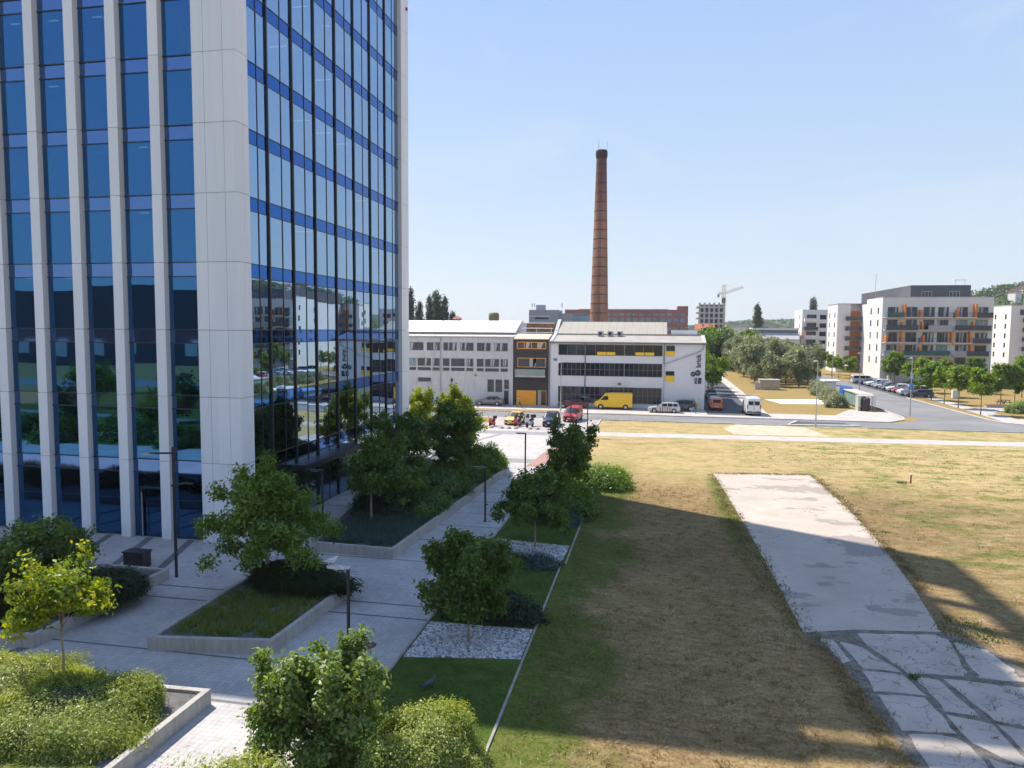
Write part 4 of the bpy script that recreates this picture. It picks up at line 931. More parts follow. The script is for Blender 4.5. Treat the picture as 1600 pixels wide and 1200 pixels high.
# --- near trees, each its own crown
near = [
 ('young yellow-green tree standing in the sunlit bushy planter', (-18.25,19.2,PZ), 1, 4.9, 1.35, 1.6, .16, 130, 40, 'leafyellow', 'egg', 6, .05, 'barkpale', .15),
 ('dark spreading tree in the planter at the left edge', (-24.3,24.3,PZ), 2, 4.5, .5, 2.3, .16, 330, 50, 'leafdark', 'round', 6, .08, 'bark', .17),
 ('broad green tree in the central grass planter before the tower corner', (-16.63,28.76,PZ), 13, 6.4, 1.0, 2.15, .165, 420, 58, 'leafmid', 'egg', 8, .11, 'barkpale', .2),
 ('dark green tree at the near end of the flower planter', (-16.5,40.5,PZ), 4, 5.9, 1.05, 2.1, .18, 330, 52, 'leafdark', 'egg', 6, .09, 'barkpale', .17),
 ('second tree of the flower planter, dense and dark', (-16.1,45.4,PZ), 5, 7.3, 1.0, 2.25, .2, 330, 50, 'leafdark', 'egg', 6, .09, 'barkpale', .19),
 ('tall planter tree with its top lit bright yellow-green', (-17.1,62.0,PZ), 6, 8.0, .8, 1.95, .2, 360, 50, 'leafyellow', 'egg', 5, .1, 'barkpale', .19),
 ('bright topped tree just beyond the tower end pier', (-22.2,66.0,0), 7, 7.6, .8, 1.75, .2, 330, 50, 'leafyellow', 'egg', 5, .09, 'barkpale', .19),
 ('dark tree in the middle of the long planter', (-15.4,52.6,PZ), 8, 7.4, 1.0, 2.5, .2, 360, 50, 'leafdark', 'round', 6, .09, 'barkpale', .19),
 ('dense dark tree rising from the nearer white gravel bed', (-6.75,26.15,0), 9, 5.1, .85, 2.05, .165, 360, 56, 'leafdark', 'egg', 8, .06, 'barkpale', .16),
 ('dark round tree rising from the farther white gravel bed', (-6.25,38.82,0), 10, 5.15, .8, 1.9, .18, 330, 52, 'leafdark', 'egg', 8, .06, 'barkpale', .17),
 ('sparse reddish-tipped young tree by the sunlit promenade end', (-5.82,51.57,0), 11, 6.3, .5, 2.15, .22, 300, 34, 'leafdark', 'egg', 9, .06, 'bark', .17),
 ('large pale leaved tree filling the bottom of the view', (-8.7,17.5,-.2), 14, 4.3, .2, 1.8, .145, 430, 50, 'leaflight', 'egg', 9, .09, 'bark', .13),
]
for lb, loc, sd, H, hb, rad, leaf, ncl, per, mt, shp, sh, tr, bk, sg in near:
    put_tree('tree', lb, 'tree', loc, tree_meshes('tree%d' % sd, 100+sd, H, hb, rad, leaf, ncl, per, M[mt], shp, sh, tr, bk, sg, nb=26))
# --- shrubs: leaf cloud over an added solid twig-brown dome that blocks the view through
def shrub_mesh(seed, rx, ry, h, leaf, n, mat, sig=.12, aspect=.5, up=.5, spiky=False, square=1.0):
    rng = np.random.default_rng(seed); f1 = lumpy(rng, 14, .22); sd = rng.normal(size=(46,3)); sd[:,2] = np.abs(sd[:,2]); sd /= np.linalg.norm(sd,axis=1)[:,None]; sa = rng.uniform(.08,.24,46); f = lambda u: f1(u)*(.88+(np.maximum(0,u@sd.T)**40*sa).sum(1))
    u = rng.normal(size=(n//8,3)); u[:,2] = np.abs(u[:,2]); u /= np.linalg.norm(u, axis=1)[:,None]
    rr = rng.uniform(.78,1.0,len(u))*f(u); p = u*rr[:,None]; p[:,:2] = np.sign(p[:,:2])*np.abs(p[:,:2])**square
    c = p*np.array([rx,ry,h]); out = np.repeat(c, 8, axis=0)+rng.normal(size=(len(c)*8,3))*sig; out[:,2] = np.maximum(out[:,2], .03)
    tint = np.repeat(rng.normal(.5,.17,len(c)),8)+rng.normal(0,.18,len(out))
    cv = []; cf = []; S_, T_ = 18, 7
    for j in range(T_+1):
        a = j/T_*math.pi/2
        for i in range(S_):
            b_ = 2*math.pi*i/S_; w = np.array([[math.cos(a)*math.cos(b_), math.cos(a)*math.sin(b_), math.sin(a)]])
            q = (w*f(w)[:,None]*.8)[0]; q[:2] = np.sign(q[:2])*np.abs(q[:2])**square; cv.append((q[0]*rx, q[1]*ry, q[2]*h))
    for j in range(T_):
        for i in range(S_): cf.append((j*S_+i, j*S_+(i+1)%S_, (j+1)*S_+(i+1)%S_, (j+1)*S_+i))
    return leaves_mesh('foliage', out, np.repeat(p,8,axis=0)*(1.5 if not spiky else .3), leaf, mat, rng, aspect, tint, up=up, core=(np.array(cv), cf), coremat=M['twig'])
def put_shrub(label, loc, me, rz=0, group=None, sc=1, name='shrub', cat='shrub'):
    o = link(name, me, None, loc); o.rotation_euler = (0,0,rz); o.scale = sc if isinstance(sc,(tuple,list)) else (sc,)*3
    return tag(o, label, cat, group)
shr = lambda lb, x, y, z, sd, rx, ry, h, lf, n, mt, **kw: put_shrub(lb, (x,y,z), shrub_mesh(sd, rx, ry, h, lf, n, M[mt], **kw))
shr('wide sunlit yellow-green bush filling the front left planter', -16.55, 17.75, .3, 21, 2.45, 2.1, 1.0, .085, 90000, 'leafbush', sig=.09, aspect=.4, square=.6)
shr('yellow-green bush at the bottom left corner, left of the young tree', -20.6, 18.4, .3, 22, 2.2, 2.0, .9, .085, 46000, 'leafbush', sig=.09, aspect=.4)
shr('low bushy spill in front of the young yellow tree', -18.4, 16.4, .2, 23, 2.1, 1.4, .75, .085, 30000, 'leafbush', sig=.09, aspect=.4)
shr('big round clipped-looking bush at the bottom centre', -5.6, 17.8, 0, 24, 1.72, 1.5, 1.78, .08, 70000, 'leafbush', sig=.08, aspect=.45)
shr('smaller bush under the pale leaved tree at the bottom', -9.3, 15.4, 0, 25, 1.6, 1.2, 1.5, .09, 12000, 'leafbush', sig=.12)
shr('dark juniper mound around the central planter tree', -15.6, 29.0, PZ, 26, 2.2, .95, 1.05, .5, 15000, 'juniper', sig=.16, aspect=.11, up=3, spiky=True)
shr('dark juniper mound behind the white gravel, left planter', -22.6, 26.3, PZ, 27, 1.1, 1.7, .85, .5, 11000, 'juniper', sig=.16, aspect=.11, up=3, spiky=True)
shr('dark juniper under the left edge tree', -25.2, 25.0, PZ, 28, 1.7, 1.7, .8, .5, 11000, 'juniper', sig=.16, aspect=.11, up=3, spiky=True)
shr('low dark hedge behind the near gravel bed', -6.4, 28.9, 0, 29, 2.0, .95, .95, .17, 14000, 'juniper', sig=.13, aspect=.3, up=.9)
shr('dark row of shrubs along the flower planter', -16.3, 43.5, PZ, 30, 1.9, 2.2, .95, .2, 14000, 'juniper', sig=.14, aspect=.3, up=.9)
shr('dark low shrub on the tower side of the long planter', -17.9, 47.2, PZ, 95, 1.5, 3.0, .85, .2, 9000, 'leafdark', sig=.15, aspect=.4)
shr('dark low shrub along the promenade wall of the long planter', -14.0, 44.6, PZ, 96, 1.1, 2.4, .75, .2, 8000, 'leafdark', sig=.15, aspect=.4)
shr('dark shrub mass in the middle of the long planter', -15.2, 48.5, PZ, 31, 2.2, 2.9, 1.25, .2, 16000, 'leafdark', sig=.16, aspect=.4)
shr('dark shrub mass nearer the far end of the long planter', -14.6, 53.2, PZ, 32, 2.1, 2.6, 1.35, .2, 14000, 'leafdark', sig=.16, aspect=.4)
shr('sunlit rounded shrub at the far end of the long planter', -13.7, 58.0, PZ, 33, 1.9, 2.2, 1.7, .2, 11000, 'leafmid', sig=.16, aspect=.45)
shr('shrub against the tower end pier behind the planter', -18.6, 53.5, PZ, 34, 1.5, 2.6, 1.3, .2, 9000, 'leafdark', sig=.16)
shr('dark loose shrub beside the far gravel tree', -5.6, 45.8, 0, 35, 1.6, 1.7, 1.45, .18, 12000, 'leafdark', sig=.18)
shr('spreading shrub just past the far gravel tree, half shaded', -5.7, 49.3, 0, 36, 1.6, 1.6, 1.35, .18, 11000, 'leafmid', sig=.18)
shr('sunlit loose shrub at the lawn edge by the sparse tree', -3.6, 55.2, 0, 37, 2.0, 1.6, 1.25, .18, 12000, 'leafmid', sig=.2)
shr('sunlit shrub left of the lawn edge shrub, behind the sparse tree', -6.2, 57.8, 0, 38, 1.5, 1.5, 1.2, .18, 8000, 'leafmid', sig=.18)
shr('pale green grassy clump behind the sunlit lawn edge shrub', -3.4, 58.6, 0, 39, 1.5, 1.4, .95, .2, 6000, 'leaflight', sig=.16, aspect=.2, up=1.2)
shr('bluish flowering clump between the gravel and the near strip of lawn', -5.4, 35.6, 0, 40, .95, .6, .5, .15, 5000, 'bluegreen', sig=.12, aspect=.3, up=1)
shr('dark perennial clump left of the bluish clump', -7.2, 35.7, 0, 41, 1.1, .65, .5, .15, 5000, 'leafdark', sig=.12, aspect=.35, up=1)
shr('low planted clump beyond the far gravel bed', -5.6, 43.9, 0, 42, 1.3, .7, .55, .15, 5000, 'bluegreen', sig=.12, aspect=.3, up=1)
jm = shrub_mesh(93, 2.2, 1.8, .95, .26, 9000, M['juniper'], sig=.13, aspect=.16, up=1.3, spiky=True)
for i in range(7):
    put_shrub('dark juniper in the long left planter, beyond the view edge', (-30-4.3*i, 25.8+(i % 2)*.8, PZ), jm, i*.9, 'junipers of the left planter')
hb_ = shrub_mesh(94, 2.6, 1.5, 1.7, .3, 6000, M['leafdark'], sig=.2)  # unseen shrubs added to darken what the tower's front glass mirrors
for i in range(9):
    put_shrub('added dark shrub along the plaza edge behind the viewpoint, dimming tower reflections', (-30-5.2*i, 8.0-(i % 3)*1.2, 0), hb_, i*.8, 'added shrubs behind the viewpoint')
# --- tufts and blades
def blades(name, pts, h, w, mat, seed, spread=.5, tint=None):
    rng = np.random.default_rng(seed); n = len(pts); a = rng.uniform(0,6.283,n)
    H_ = h*rng.uniform(.5,1.3,n); d = np.stack([np.cos(a),np.sin(a)],1)*(w/2); lean = rng.normal(size=(n,2))*spread*H_[:,None]
    P0 = pts.copy(); P0[:,:2] -= d; P1 = pts.copy(); P1[:,:2] += d; P2 = pts.copy(); P2[:,:2] += lean; P2[:,2] += H_
    V = np.stack([P0,P1,P2],1).reshape(-1,3); me = bpy.data.meshes.new(name); me.from_pydata(V.tolist(), [], np.arange(3*n).reshape(-1,3).tolist()); me.materials.append(mat)
    at_ = me.attributes.new('lv','FLOAT','FACE'); at_.data.foreach_set('value', np.clip(rng.normal(.5,.22,n) if tint is None else tint,0,1).astype(np.float32)); me.update()
    return me
def scatter(poly, n, seed, z=0.0):
    rng = np.random.default_rng(seed); P_ = np.array(poly); lo, hi = P_.min(0), P_.max(0); out = []
    q = rng.uniform(lo, hi, (n*3,2))
    ins = np.zeros(len(q), bool); j = len(P_)-1
    for i in range(len(P_)):
        xi, yi = P_[i]; xj, yj = P_[j]
        ins ^= ((yi > q[:,1]) != (yj > q[:,1])) & (q[:,0] < (xj-xi)*(q[:,1]-yi)/(yj-yi+1e-12)+xi); j = i
    q = q[ins][:n]; return np.column_stack([q, np.full(len(q), z)])
def tufts(poly, n, per, seed, z, sig=.09):
    c = scatter(poly, n, seed, z); rng = np.random.default_rng(seed+1); p = np.repeat(c, per, axis=0); p[:,:2] += rng.normal(size=(len(p),2))*sig; return p
def stuffobj(name, me, label, cat):
    o = link(name, me); tag(o, label, cat); o['kind'] = 'stuff'; return o
stuffobj('ornamental_grass', blades('ornamental_grass', tufts([(-17.7,23.7),(-13.9,24.2),(-13.7,28.0),(-17.8,28.2)], 330, 24, 5, PZ, .11), .24, .04, M['blade'], 6), 'loose ornamental grass in the central planter before the tower', 'ornamental grass')
stuffobj('flower_ground_cover', blades('flower_ground_cover', tufts([(-17.4,36.0),(-13.6,35.8),(-13.2,43),(-18.2,43)], 640, 24, 8, PZ, .13), .3, .055, M['bluegreen'], 9), 'low bluish flowering ground cover at the front of the long planter', 'ground cover')
rng = np.random.default_rng(50)
gp_ = np.concatenate([scatter([(-4.1,9),(13,9),(13,55),(-4.1,58)], 52000, 51, .004)])
xs_ = gp_[:,0]+rng.normal(0,1.3,len(gp_)); keep = ((gp_[:,0] < 5.0)|(gp_[:,1] > 64)) ; gp_ = gp_[keep]; xs_ = xs_[keep]
M['turf'] = leafmat('turf_blades', (0.31,0.195,0.09), (0.21,0.16,0.06), (0.085,0.125,0.022), .3)
ti = np.clip((-.6-xs_)/3.0,0,1)*.8 + rng.normal(.12,.15,len(gp_))
stuffobj('grass', blades('grass', gp_, .055, .03, M['turf'], 52, 1.5, ti), 'thin dry and green grass blades over the near field', 'grass')
gp_ = np.concatenate([scatter([(-8.8,9),(-4.6,9),(-4.6,24.4),(-8.8,24.4)], 9000, 53, .012), scatter([(-8.8,28),(-4.6,28),(-4.5,36),(-8.6,36)], 6000, 54, .012), scatter([(-8.7,40.2),(-4.4,39.6),(-4.4,46),(-8.7,46)], 4000, 55, .012)])
M['lawnblade'] = leafmat('lawn_blades', (0.04,0.08,0.012), (0.065,0.12,0.02), (0.13,0.17,0.045), .3)
stuffobj('lawn_grass', blades('lawn_grass', gp_, .07, .03, M['lawnblade'], 56, .9), 'short green lawn in the planted strip beside the promenade', 'grass')
tp = np.concatenate([tufts([(-3.9,10),(5.6,10),(5.0,56),(-3.9,58)], 900, 9, 57, .004, .10), tufts([(13.5,34),(44,40),(60,80),(8,80),(8,66),(13.5,64)], 1500, 8, 58, .004, .13), tufts([(4.75,36),(5.85,30),(6.15,30),(6.05,36),(5.85,45),(5.5,54),(5.15,62),(4.7,62)], 420, 8, 157, .014, .13), tufts([(12.3,36),(12.95,36),(13.3,50),(13.3,63.5),(12.95,63.5),(12.9,50)], 300, 8, 158, .014, .12), tufts([(6.0,29.8),(6.7,29.6),(7.2,24),(7.5,20),(7.6,14),(6.9,14),(6.6,22)], 300, 8, 159, .012, .14), tufts([(5.1,62.2),(12.9,63.5),(12.9,64),(5.0,62.7)], 160, 8, 160, .014, .12), tufts([(7,29),(13,30),(14,15),(7.6,15)], 110, 7, 161, .016, .1)])
stuffobj('dry_tufts', blades('dry_tufts', tp, .11, .035, M['turf'], 59, .9), 'small ragged tufts of dry grass across the field', 'grass')
# weeds at the slab and scattered over the field
wp = np.concatenate([tufts([(5.3,28),(6.3,30),(6.3,36),(5.5,46),(5.0,55),(4.6,55),(5.0,44),(5.6,34)], 240, 4, 60, .01, .22), tufts([(13.1,40),(13.9,40),(13.6,62),(13.1,62)], 40, 14, 61, .01, .15), tufts([(11.4,29.5),(13.6,30.5),(13.3,33),(11.9,33)], 60, 9, 62, .01, .25), tufts([(8,66),(46,66),(46,81),(8,81)], 60, 16, 63, .01, .2), tufts([(13.6,36),(40,48),(40,64),(14,62)], 40, 14, 64, .01, .2), tufts([(9.0,26.6),(9.2,26.6),(9.2,26.9),(9.0,26.9)], 6, 14, 65, .015, .08), tufts([(19.2,61.6),(20.0,61.6),(20,62.3),(19.2,62.3)], 14, 14, 66, .01, .15)])
stuffobj('weeds', blades('weeds', wp, .10, .05, M['lawnblade'], 67, .6), 'scattered green weeds along the concrete slab and in the dry field', 'weeds')
# pebbles on both gravel beds
def pebbles(name, polys, seed, label):
    rng = np.random.default_rng(seed); P_ = np.concatenate([scatter(p, n, seed+i, .03) for i, (p, n) in enumerate(polys)]); V = []; F = []
    for p in P_:
        s_ = rng.uniform(.035,.085); k_ = len(V); a = rng.uniform(0,3.1)
        for dx, dy, dz in ((1,0,0),(0,.8,0),(-1,0,0),(0,-.8,0),(0,0,.6),(0,0,-.4)):
            x_, y_ = dx*math.cos(a)-dy*math.sin(a), dx*math.sin(a)+dy*math.cos(a); V.append((p[0]+x_*s_*rng.uniform(.8,1.2), p[1]+y_*s_*rng.uniform(.8,1.2), p[2]+dz*s_))
        for f in ((0,1,4),(1,2,4),(2,3,4),(3,0,4),(1,0,5),(2,1,5),(3,2,5),(0,3,5)): F.append(tuple(k_+i for i in f))
    me = bpy.data.meshes.new(name); me.from_pydata(V, [], F); me.materials.append(M['pebble']); me.update()
    at_ = me.attributes.new('lv','FLOAT','FACE'); at_.data.foreach_set('value', np.repeat(rng.random(len(P_)),8).astype(np.float32))
    return stuffobj(name, me, label, 'gravel')
k = NT('pebble'); lv = k.n('ShaderNodeAttribute', attribute_name='lv').outputs['Fac']; M['pebble'] = k.fin(k.ramp(lv, [(0,(0.16,0.16,0.17)),(.4,(0.42,0.42,0.43)),(1,(0.72,0.71,0.70))]), .8)
pebbles('gravel', [([(-8.7,24.6),(-4.6,25.3),(-4.6,27.8),(-8.7,27.7)],1500)], 70, 'white stone gravel round the nearer promenade tree')
pebbles('gravel', [([(-8.5,39.8),(-4.45,39.3),(-4.55,36.5),(-7.4,36.9),(-8.5,37.7)],1200)], 74, 'white stone gravel round the farther promenade tree')
pebbles('gravel', [([(-23.9,27.9),(-22.7,27.9),(-22.65,29.75),(-24.1,29.75)],350)], 77, 'pale pebbles at the end of the left planter')
# --- concrete planters
def planter(label, poly, h=.52, th=.2, soil=PZ, soilmat='soil'):
    t = thing('planter', label, 'planter', (poly[0][0], poly[0][1], 0)); ox, oy = poly[0]
    P_ = [Vector((p[0]-ox, p[1]-oy)) for p in poly]; n = len(P_); inn = []
    for i in range(n):
        a, b_, c_ = P_[i-1], P_[i], P_[(i+1)%n]; d1 = (b_-a).normalized(); d2 = (c_-b_).normalized(); n1 = Vector((-d1.y,d1.x)); n2 = Vector((-d2.y,d2.x)); bi = (n1+n2); inn.append(b_+bi*(th/max(.3,(1+n1.dot(n2)))))
    b = MB()
    for i in range(n):
        j = (i+1)%n; A, B_, Ci, Di = P_[i], P_[j], inn[j], inn[i]
        b.quad((A.x,A.y,0),(B_.x,B_.y,0),(B_.x,B_.y,h),(A.x,A.y,h)); b.quad((A.x,A.y,h),(B_.x,B_.y,h),(Ci.x,Ci.y,h),(Di.x,Di.y,h)); b.quad((Di.x,Di.y,h),(Ci.x,Ci.y,h),(Ci.x,Ci.y,.1),(Di.x,Di.y,.1))
    b.build('wall', M['concrete'], t)
    b = MB(); b.poly([(p.x,p.y,soil) for p in inn]); b.build('soil', M[soilmat], t)
    return t
planter('long angular concrete planter holding trees beside the tower entrance', [(-17.9,35.5),(-13.14,35.24),(-11.9,57.16),(-12.4,61.0),(-14.5,66.0),(-19.8,66.0),(-19.6,46)])
planter('central trapezoid concrete planter with ornamental grass and one tree', [(-18.23,23.03),(-13.54,23.7),(-13.23,29.75),(-18.3,30.3)])
planter('concrete planter at the left edge with dark junipers and pebbles', [(-62,21.4),(-22.44,22.3),(-22.44,30.03),(-62,30.03)])
pa_ = planter('sunlit concrete planter at the bottom left filled with bright bushes', [(-26,12.2),(-13.7,12.0),(-13.62,20.05),(-26,19.6)])
b = MB(); b.poly([(.3,.3,PZ+.02),(12.0,.1,PZ+.02),(12.0,3.6,PZ+.02),(9.5,4.4,PZ+.02),(.3,4.4,PZ+.02)]); b.build('turf', M['field'], pa_)
# ================================================================ TREES FARTHER OFF
far_v = [tree_meshes('street_tree%d' % i, 200+i, 7.3, 2.3, 1.9, .32, 190, 34, M[['leaffresh','leaffresh','leafmid'][i % 3]], 'egg', 6, .075, 'bark', .2) for i in range(4)]
st = [(46.93,116.85,1.06,0,'nearest street tree of the right hand path, standing alone in dry grass'),(47.28,125.82,1.0,1,'second street tree along the right hand path'),(47.83,133.1,.98,0,'third street tree along the right hand path'),(48.22,140.06,1.02,2,'fourth street tree, just right of the parked cars'),
 (55.45,130.98,1.05,1,'street tree by the picnic table on the upper path'),(57.79,131.6,.95,2,'street tree right of the picnic table'),(60.5,126.5,1.0,0,'street tree at the right edge above the low bushes'),(53.2,148,1.0,2,'street tree behind the nearest parked cars'),(53.2,157,1.05,1,'street tree behind the middle of the parked row'),(52.9,166,.95,0,'street tree behind the red parked car'),(52.0,173,1.15,2,'yellowish street tree left of the tall lamp, behind the row'),
 (52.6,179.5,1.0,1,'bushy street tree behind the white minibus'),(47.0,190,.9,0,'slim street tree by the corner of the large block'),(46.5,199,.9,1,'street tree before the orange loggias, nearer'),(46.3,206,.9,0,'street tree before the orange loggias, farther'),(45.8,216,.95,1,'farthest street tree along the side road'),
 (67,150,1.1,1,'tree in front of the right end of the large block'),(72,160,1.2,0,'taller tree at the right corner of the large block'),(79,165,1.15,1,'tree between the large block and the right edge block'),(88,180,1.2,0,'dark tree in front of the right edge block'),(62,158,1.0,2,'tree in front of the middle of the large block'),(70,139,1.0,1,'tree on the right lawn above the bushes'),(84,172,1.1,2,'yellowish tree at the right edge, behind the lawn')]
for i, (x_, y_, s_, v_, lb) in enumerate(st):
    put_tree('street_tree', lb, 'tree', (x_,y_,0), far_v[(v_+i//3) % 4 if v_ != 2 else 2], rnd.uniform(0,6.28), (s_*rnd.uniform(.92,1.08), s_*rnd.uniform(.92,1.08), s_*rnd.uniform(.94,1.06)), 'street trees on the right')
sil = [tree_meshes('grove_tree%d' % i, 300+i, 8.8, 1.3, 3.0, .45, 190, 30, M['leafsilver'], 'round', 0, .13, 'bark', .5) for i in range(3)]
n_ = 0
for r__ in range(3):
    for q_ in range(14):
        y_ = 166+q_*8.2+rnd.uniform(-1.4,1.4); x_ = 23.5+r__*5.2+rnd.uniform(-.8,.8)+ (0 if q_ else 1.5)
        if x_ > 34.5: continue
        lb = 'silvery tree inside the dense grove beyond the vacant lots'
        if q_ == 0: lb = ['silvery tree at the near left corner of the grove','silvery tree at the front of the grove, middle trunk','silvery tree at the near right corner of the grove'][r__]
        put_tree('grove_tree', lb, 'tree', (x_,y_,0), sil[n_ % 3], rnd.uniform(0,6.28), rnd.uniform(.88,1.12), 'trees of the silvery grove'); n_ += 1
def poplar_meshes(seed):
    rng = np.random.default_rng(seed); C_ = []
    for q in range(9):                                   # several leading spires bound together
        a = rng.uniform(0,6.28); r0_ = rng.uniform(0,1.5); top = 24*rng.uniform(.72,1.0) if q else 24
        zz = rng.uniform(1.5, top, 60); w = .75*np.sqrt(np.clip((top-zz)/9,0,1))*np.clip(zz/4,.3,1)
        C_.append(np.column_stack([np.cos(a)*r0_+rng.normal(size=60)*w, np.sin(a)*r0_+rng.normal(size=60)*w, zz]))
    c = np.concatenate(C_); out = np.repeat(c, 14, axis=0)+rng.normal(size=(len(c)*14,3))*np.array([.3,.3,.55])
    tint = np.repeat(rng.normal(.5,.2,len(c)),14)+rng.normal(0,.15,len(out)); bias = out*np.array([.4,.4,0])
    cm = leaves_mesh('poplar_crown', out, bias, .62, M['leafpoplar'], rng, .6, tint, up=.4)
    mb = MB(); limbs(mb, rng, (0,0,-.2), (0,0,19), .3, [tuple(v) for v in c[rng.permutation(len(c))]], 14); return mb.mesh('poplar_trunk', M['bark'], True), cm
pop = [poplar_meshes(400+i) for i in range(2)]
for i, (x_, y_, h_, lb) in enumerate(((-80.5,232,25.2,'tall poplar immediately right of the tower edge'),(-76.6,230,20.5,'shorter poplar in the gap of the poplar row'),(-73.4,233,22.6,'poplar in the middle of the row behind the factory'),(-70.6,231,24.2,'tall poplar third from the right of the row'),(-68.2,230,22.4,'poplar second from the right of the row'),(-65.8,232,17.5,'small poplar ending the row on the right'),(43.8,330,23.5,'tall dark poplar rising behind the long hall'),(84,420,30,'slender tree left of the pale far block on the horizon'))):
    put_tree('poplar', lb, 'poplar', (x_,y_,0), pop[i % 2], i*1.3, (h_/24*(.95 if i != 6 else 1.25),)*2+(h_/24,), 'poplars on the skyline')
rt = [tree_meshes('round_tree%d' % i, 500+i, 10, 1.5, 4.2, .55, 170, 28, M['leaffar' if i else 'leafmid'], 'round', 0, .2, 'bark', .6) for i in range(2)]
for i, (x_, y_, s_, lb) in enumerate(((15.3,232,1.35,'round green tree behind the white office, left one'),(20.0,238,1.5,'round green tree behind the white office, middle one'),(24.6,242,1.4,'round green tree behind the white office, right one'),(18,250,1.5,'round tree hidden behind the middle round tree'))):
    put_tree('round_tree', lb, 'tree', (x_,y_,0), rt[i % 2], i, s_, 'round trees beyond the alley')
for i, (x_, y_, s_, lb) in enumerate(((10.8,142,.84,'leafy tree hanging over the alley beside the white office'),(10.6,150,.86,'second tree over the alley behind the first'),(10.2,159,.85,'third tree over the alley, farthest'))):
    put_tree('alley_tree', lb, 'tree', (x_,y_,0), rt[i % 2], i+2, (s_*.72,s_*.72,s_*.95), 'trees over the alley')
for i, (x_, y_, s_) in enumerate(((-30,300,1.3),(-52,300,1.2),(60,360,1.4),(52,370,1.3),(36,400,1.3),(30,380,1.1),(67,350,1.2))):
    put_tree('far_tree', ['small tree on the skyline behind the factory roof','low tree on the skyline left of the grey block','round tree right of the long hall roof','round tree behind the long hall roof','small tree beneath the far crane','low tree between the far tower frame and the hall','tree beside the farthest pale block'][i], 'tree', (x_,y_,0), rt[i % 2], i, s_, 'far skyline trees')
def woods(name, n, fx, seed, label, leaf=1.5):
    """a far hillside wood that reads as one mass"""
    rng = np.random.default_rng(seed); C_ = fx(rng, n); per = 46
    out = np.repeat(C_, per, axis=0); d = rng.normal(size=out.shape); d /= np.linalg.norm(d, axis=1)[:,None]
    rr = np.repeat(rng.uniform(2.0,4.2,n), per)[:,None]; out = out+d*rr*np.array([1,1,1.05])
    me = leaves_mesh(name, out, d, leaf, M['leaffar'], rng, .7, np.repeat(rng.normal(.5,.25,n),per)+rng.normal(0,.1,len(out)))
    return stuffobj(name, me, label, 'woodland')
def fr(rng, n):
    x_ = rng.uniform(195,420,n); y_ = rng.uniform(480,640,n); h_ = np.interp(x_, [190,225,250,290,380,520], [0,34,42,47,56,60]); t = (y_-470)/170
    return np.column_stack([x_, y_, h_*np.sin(np.minimum(1,t*1.35)*np.pi/2)+1.5])
woods('woodland', 900, fr, 80, 'wooded hillside at the upper right horizon')
def fl(rng, n):
    x_ = rng.uniform(-300,330,n); y_ = rng.uniform(1110,1500,n); h_ = np.interp(x_, [-500,-150,60,160,300], [34,20,20,33,40]); t = (y_-1100)/800
    return np.column_stack([x_, y_, h_*np.sin(np.minimum(1,t*1.35)*np.pi/2)+1])
woods('woodland', 900, fl, 81, 'low wooded ridge along the horizon', 2.6)
# hedges and bushes on the right
hm = shrub_mesh(90, 1.5, 1.1, 1.7, .22, 4200, M['leafsilver'], sig=.2)
for i in range(9):
    t = i/8; o = put_shrub('rounded bush of the hedge beside the recycling shelter', (28.6+t*3.6, 122+t*34, 0), hm, i*1.1, 'hedge bushes by the recycling shelter', (1,1,rnd.uniform(.85,1.1)))
lo = shrub_mesh(91, 1.6, 1.3, 1.2, .22, 3600, M['leaflight'], sig=.2)
for i, (x_, y_) in enumerate(((53.5,120.5),(55.8,121.4),(58.0,121.0),(56.6,124.2),(59.6,123.4))):
    put_shrub('low bright bush on the right edge near the picnic table', (x_,y_,0), lo, i, 'low bushes at the right edge')
gm = shrub_mesh(92, 2.4, 1.1, 1.1, .25, 4200, M['leafmid'], sig=.22)
for i in range(7):
    put_shrub('green hedge bush along the foot of the large apartment block', (56+i*4.3, 172+(i % 2)*1.5, 0), gm, i*.7, 'hedge along the apartment block')
# unseen trees added behind the viewpoint to darken the tower's reflections
for i, (x_, y_, s_) in enumerate(((-34,-2,.8),(-46,-4,.9),(-27,5,.7),(-58,-8,1.0),(-80,-20,1.0),(-40,-24,.9),(-52,3,.8),(-66,0,.9))):
    put_tree('tree', 'added tree on the lawn behind the viewpoint, dimming tower reflections', 'tree', (x_,y_,0), rt[i % 2], i, s_*.7, 'added trees behind the viewpoint')
# ================================================================ VEHICLES
M['carglass'] = objmat('car_glass', (0.02,0.026,0.032), .3); M['carglass'].node_tree.nodes['Principled BSDF'].inputs['Specular IOR Level'].default_value = .3
M['tyre'] = objmat('tyre_rubber', (0.018,0.018,0.019), .85)
M['rim'] = objmat('wheel_rim', (0.45,0.46,0.47), .3, .8)
M['lens'] = objmat('headlight_lens', (0.75,0.77,0.8), .1)
M['redlens'] = objmat('tail_light_lens', (0.35,0.01,0.012), .15)
M['plate'] = objmat('number_plate', (0.7,0.7,0.68), .5)
M['trim'] = objmat('black_trim', (0.025,0.025,0.028), .6)
def paint(n, c, metal=0.0): M[n] = objmat(n, c, .32, metal, .8); return M[n]
for n_, c_, mt_ in (('yellow_paint',(0.85,0.50,0.0),0),('white_paint',(0.72,0.72,0.73),0),('silver_paint',(0.50,0.50,0.51),.4),('grey_paint',(0.16,0.165,0.18),.4),('dark_grey_paint',(0.05,0.055,0.065),.3),('navy_paint',(0.02,0.03,0.07),.2),
    ('maroon_paint',(0.15,0.012,0.02),.1),('red_paint',(0.48,0.012,0.03),.1),('orange_paint',(0.62,0.15,0.04),.1),('blue_paint',(0.22,0.34,0.52),.2),('lilac_paint',(0.52,0.46,0.52),.2),('black_paint',(0.012,0.012,0.015),.2),('cab_yellow_paint',(0.78,0.50,0.13),0)):
    paint(n_, c_, mt_)
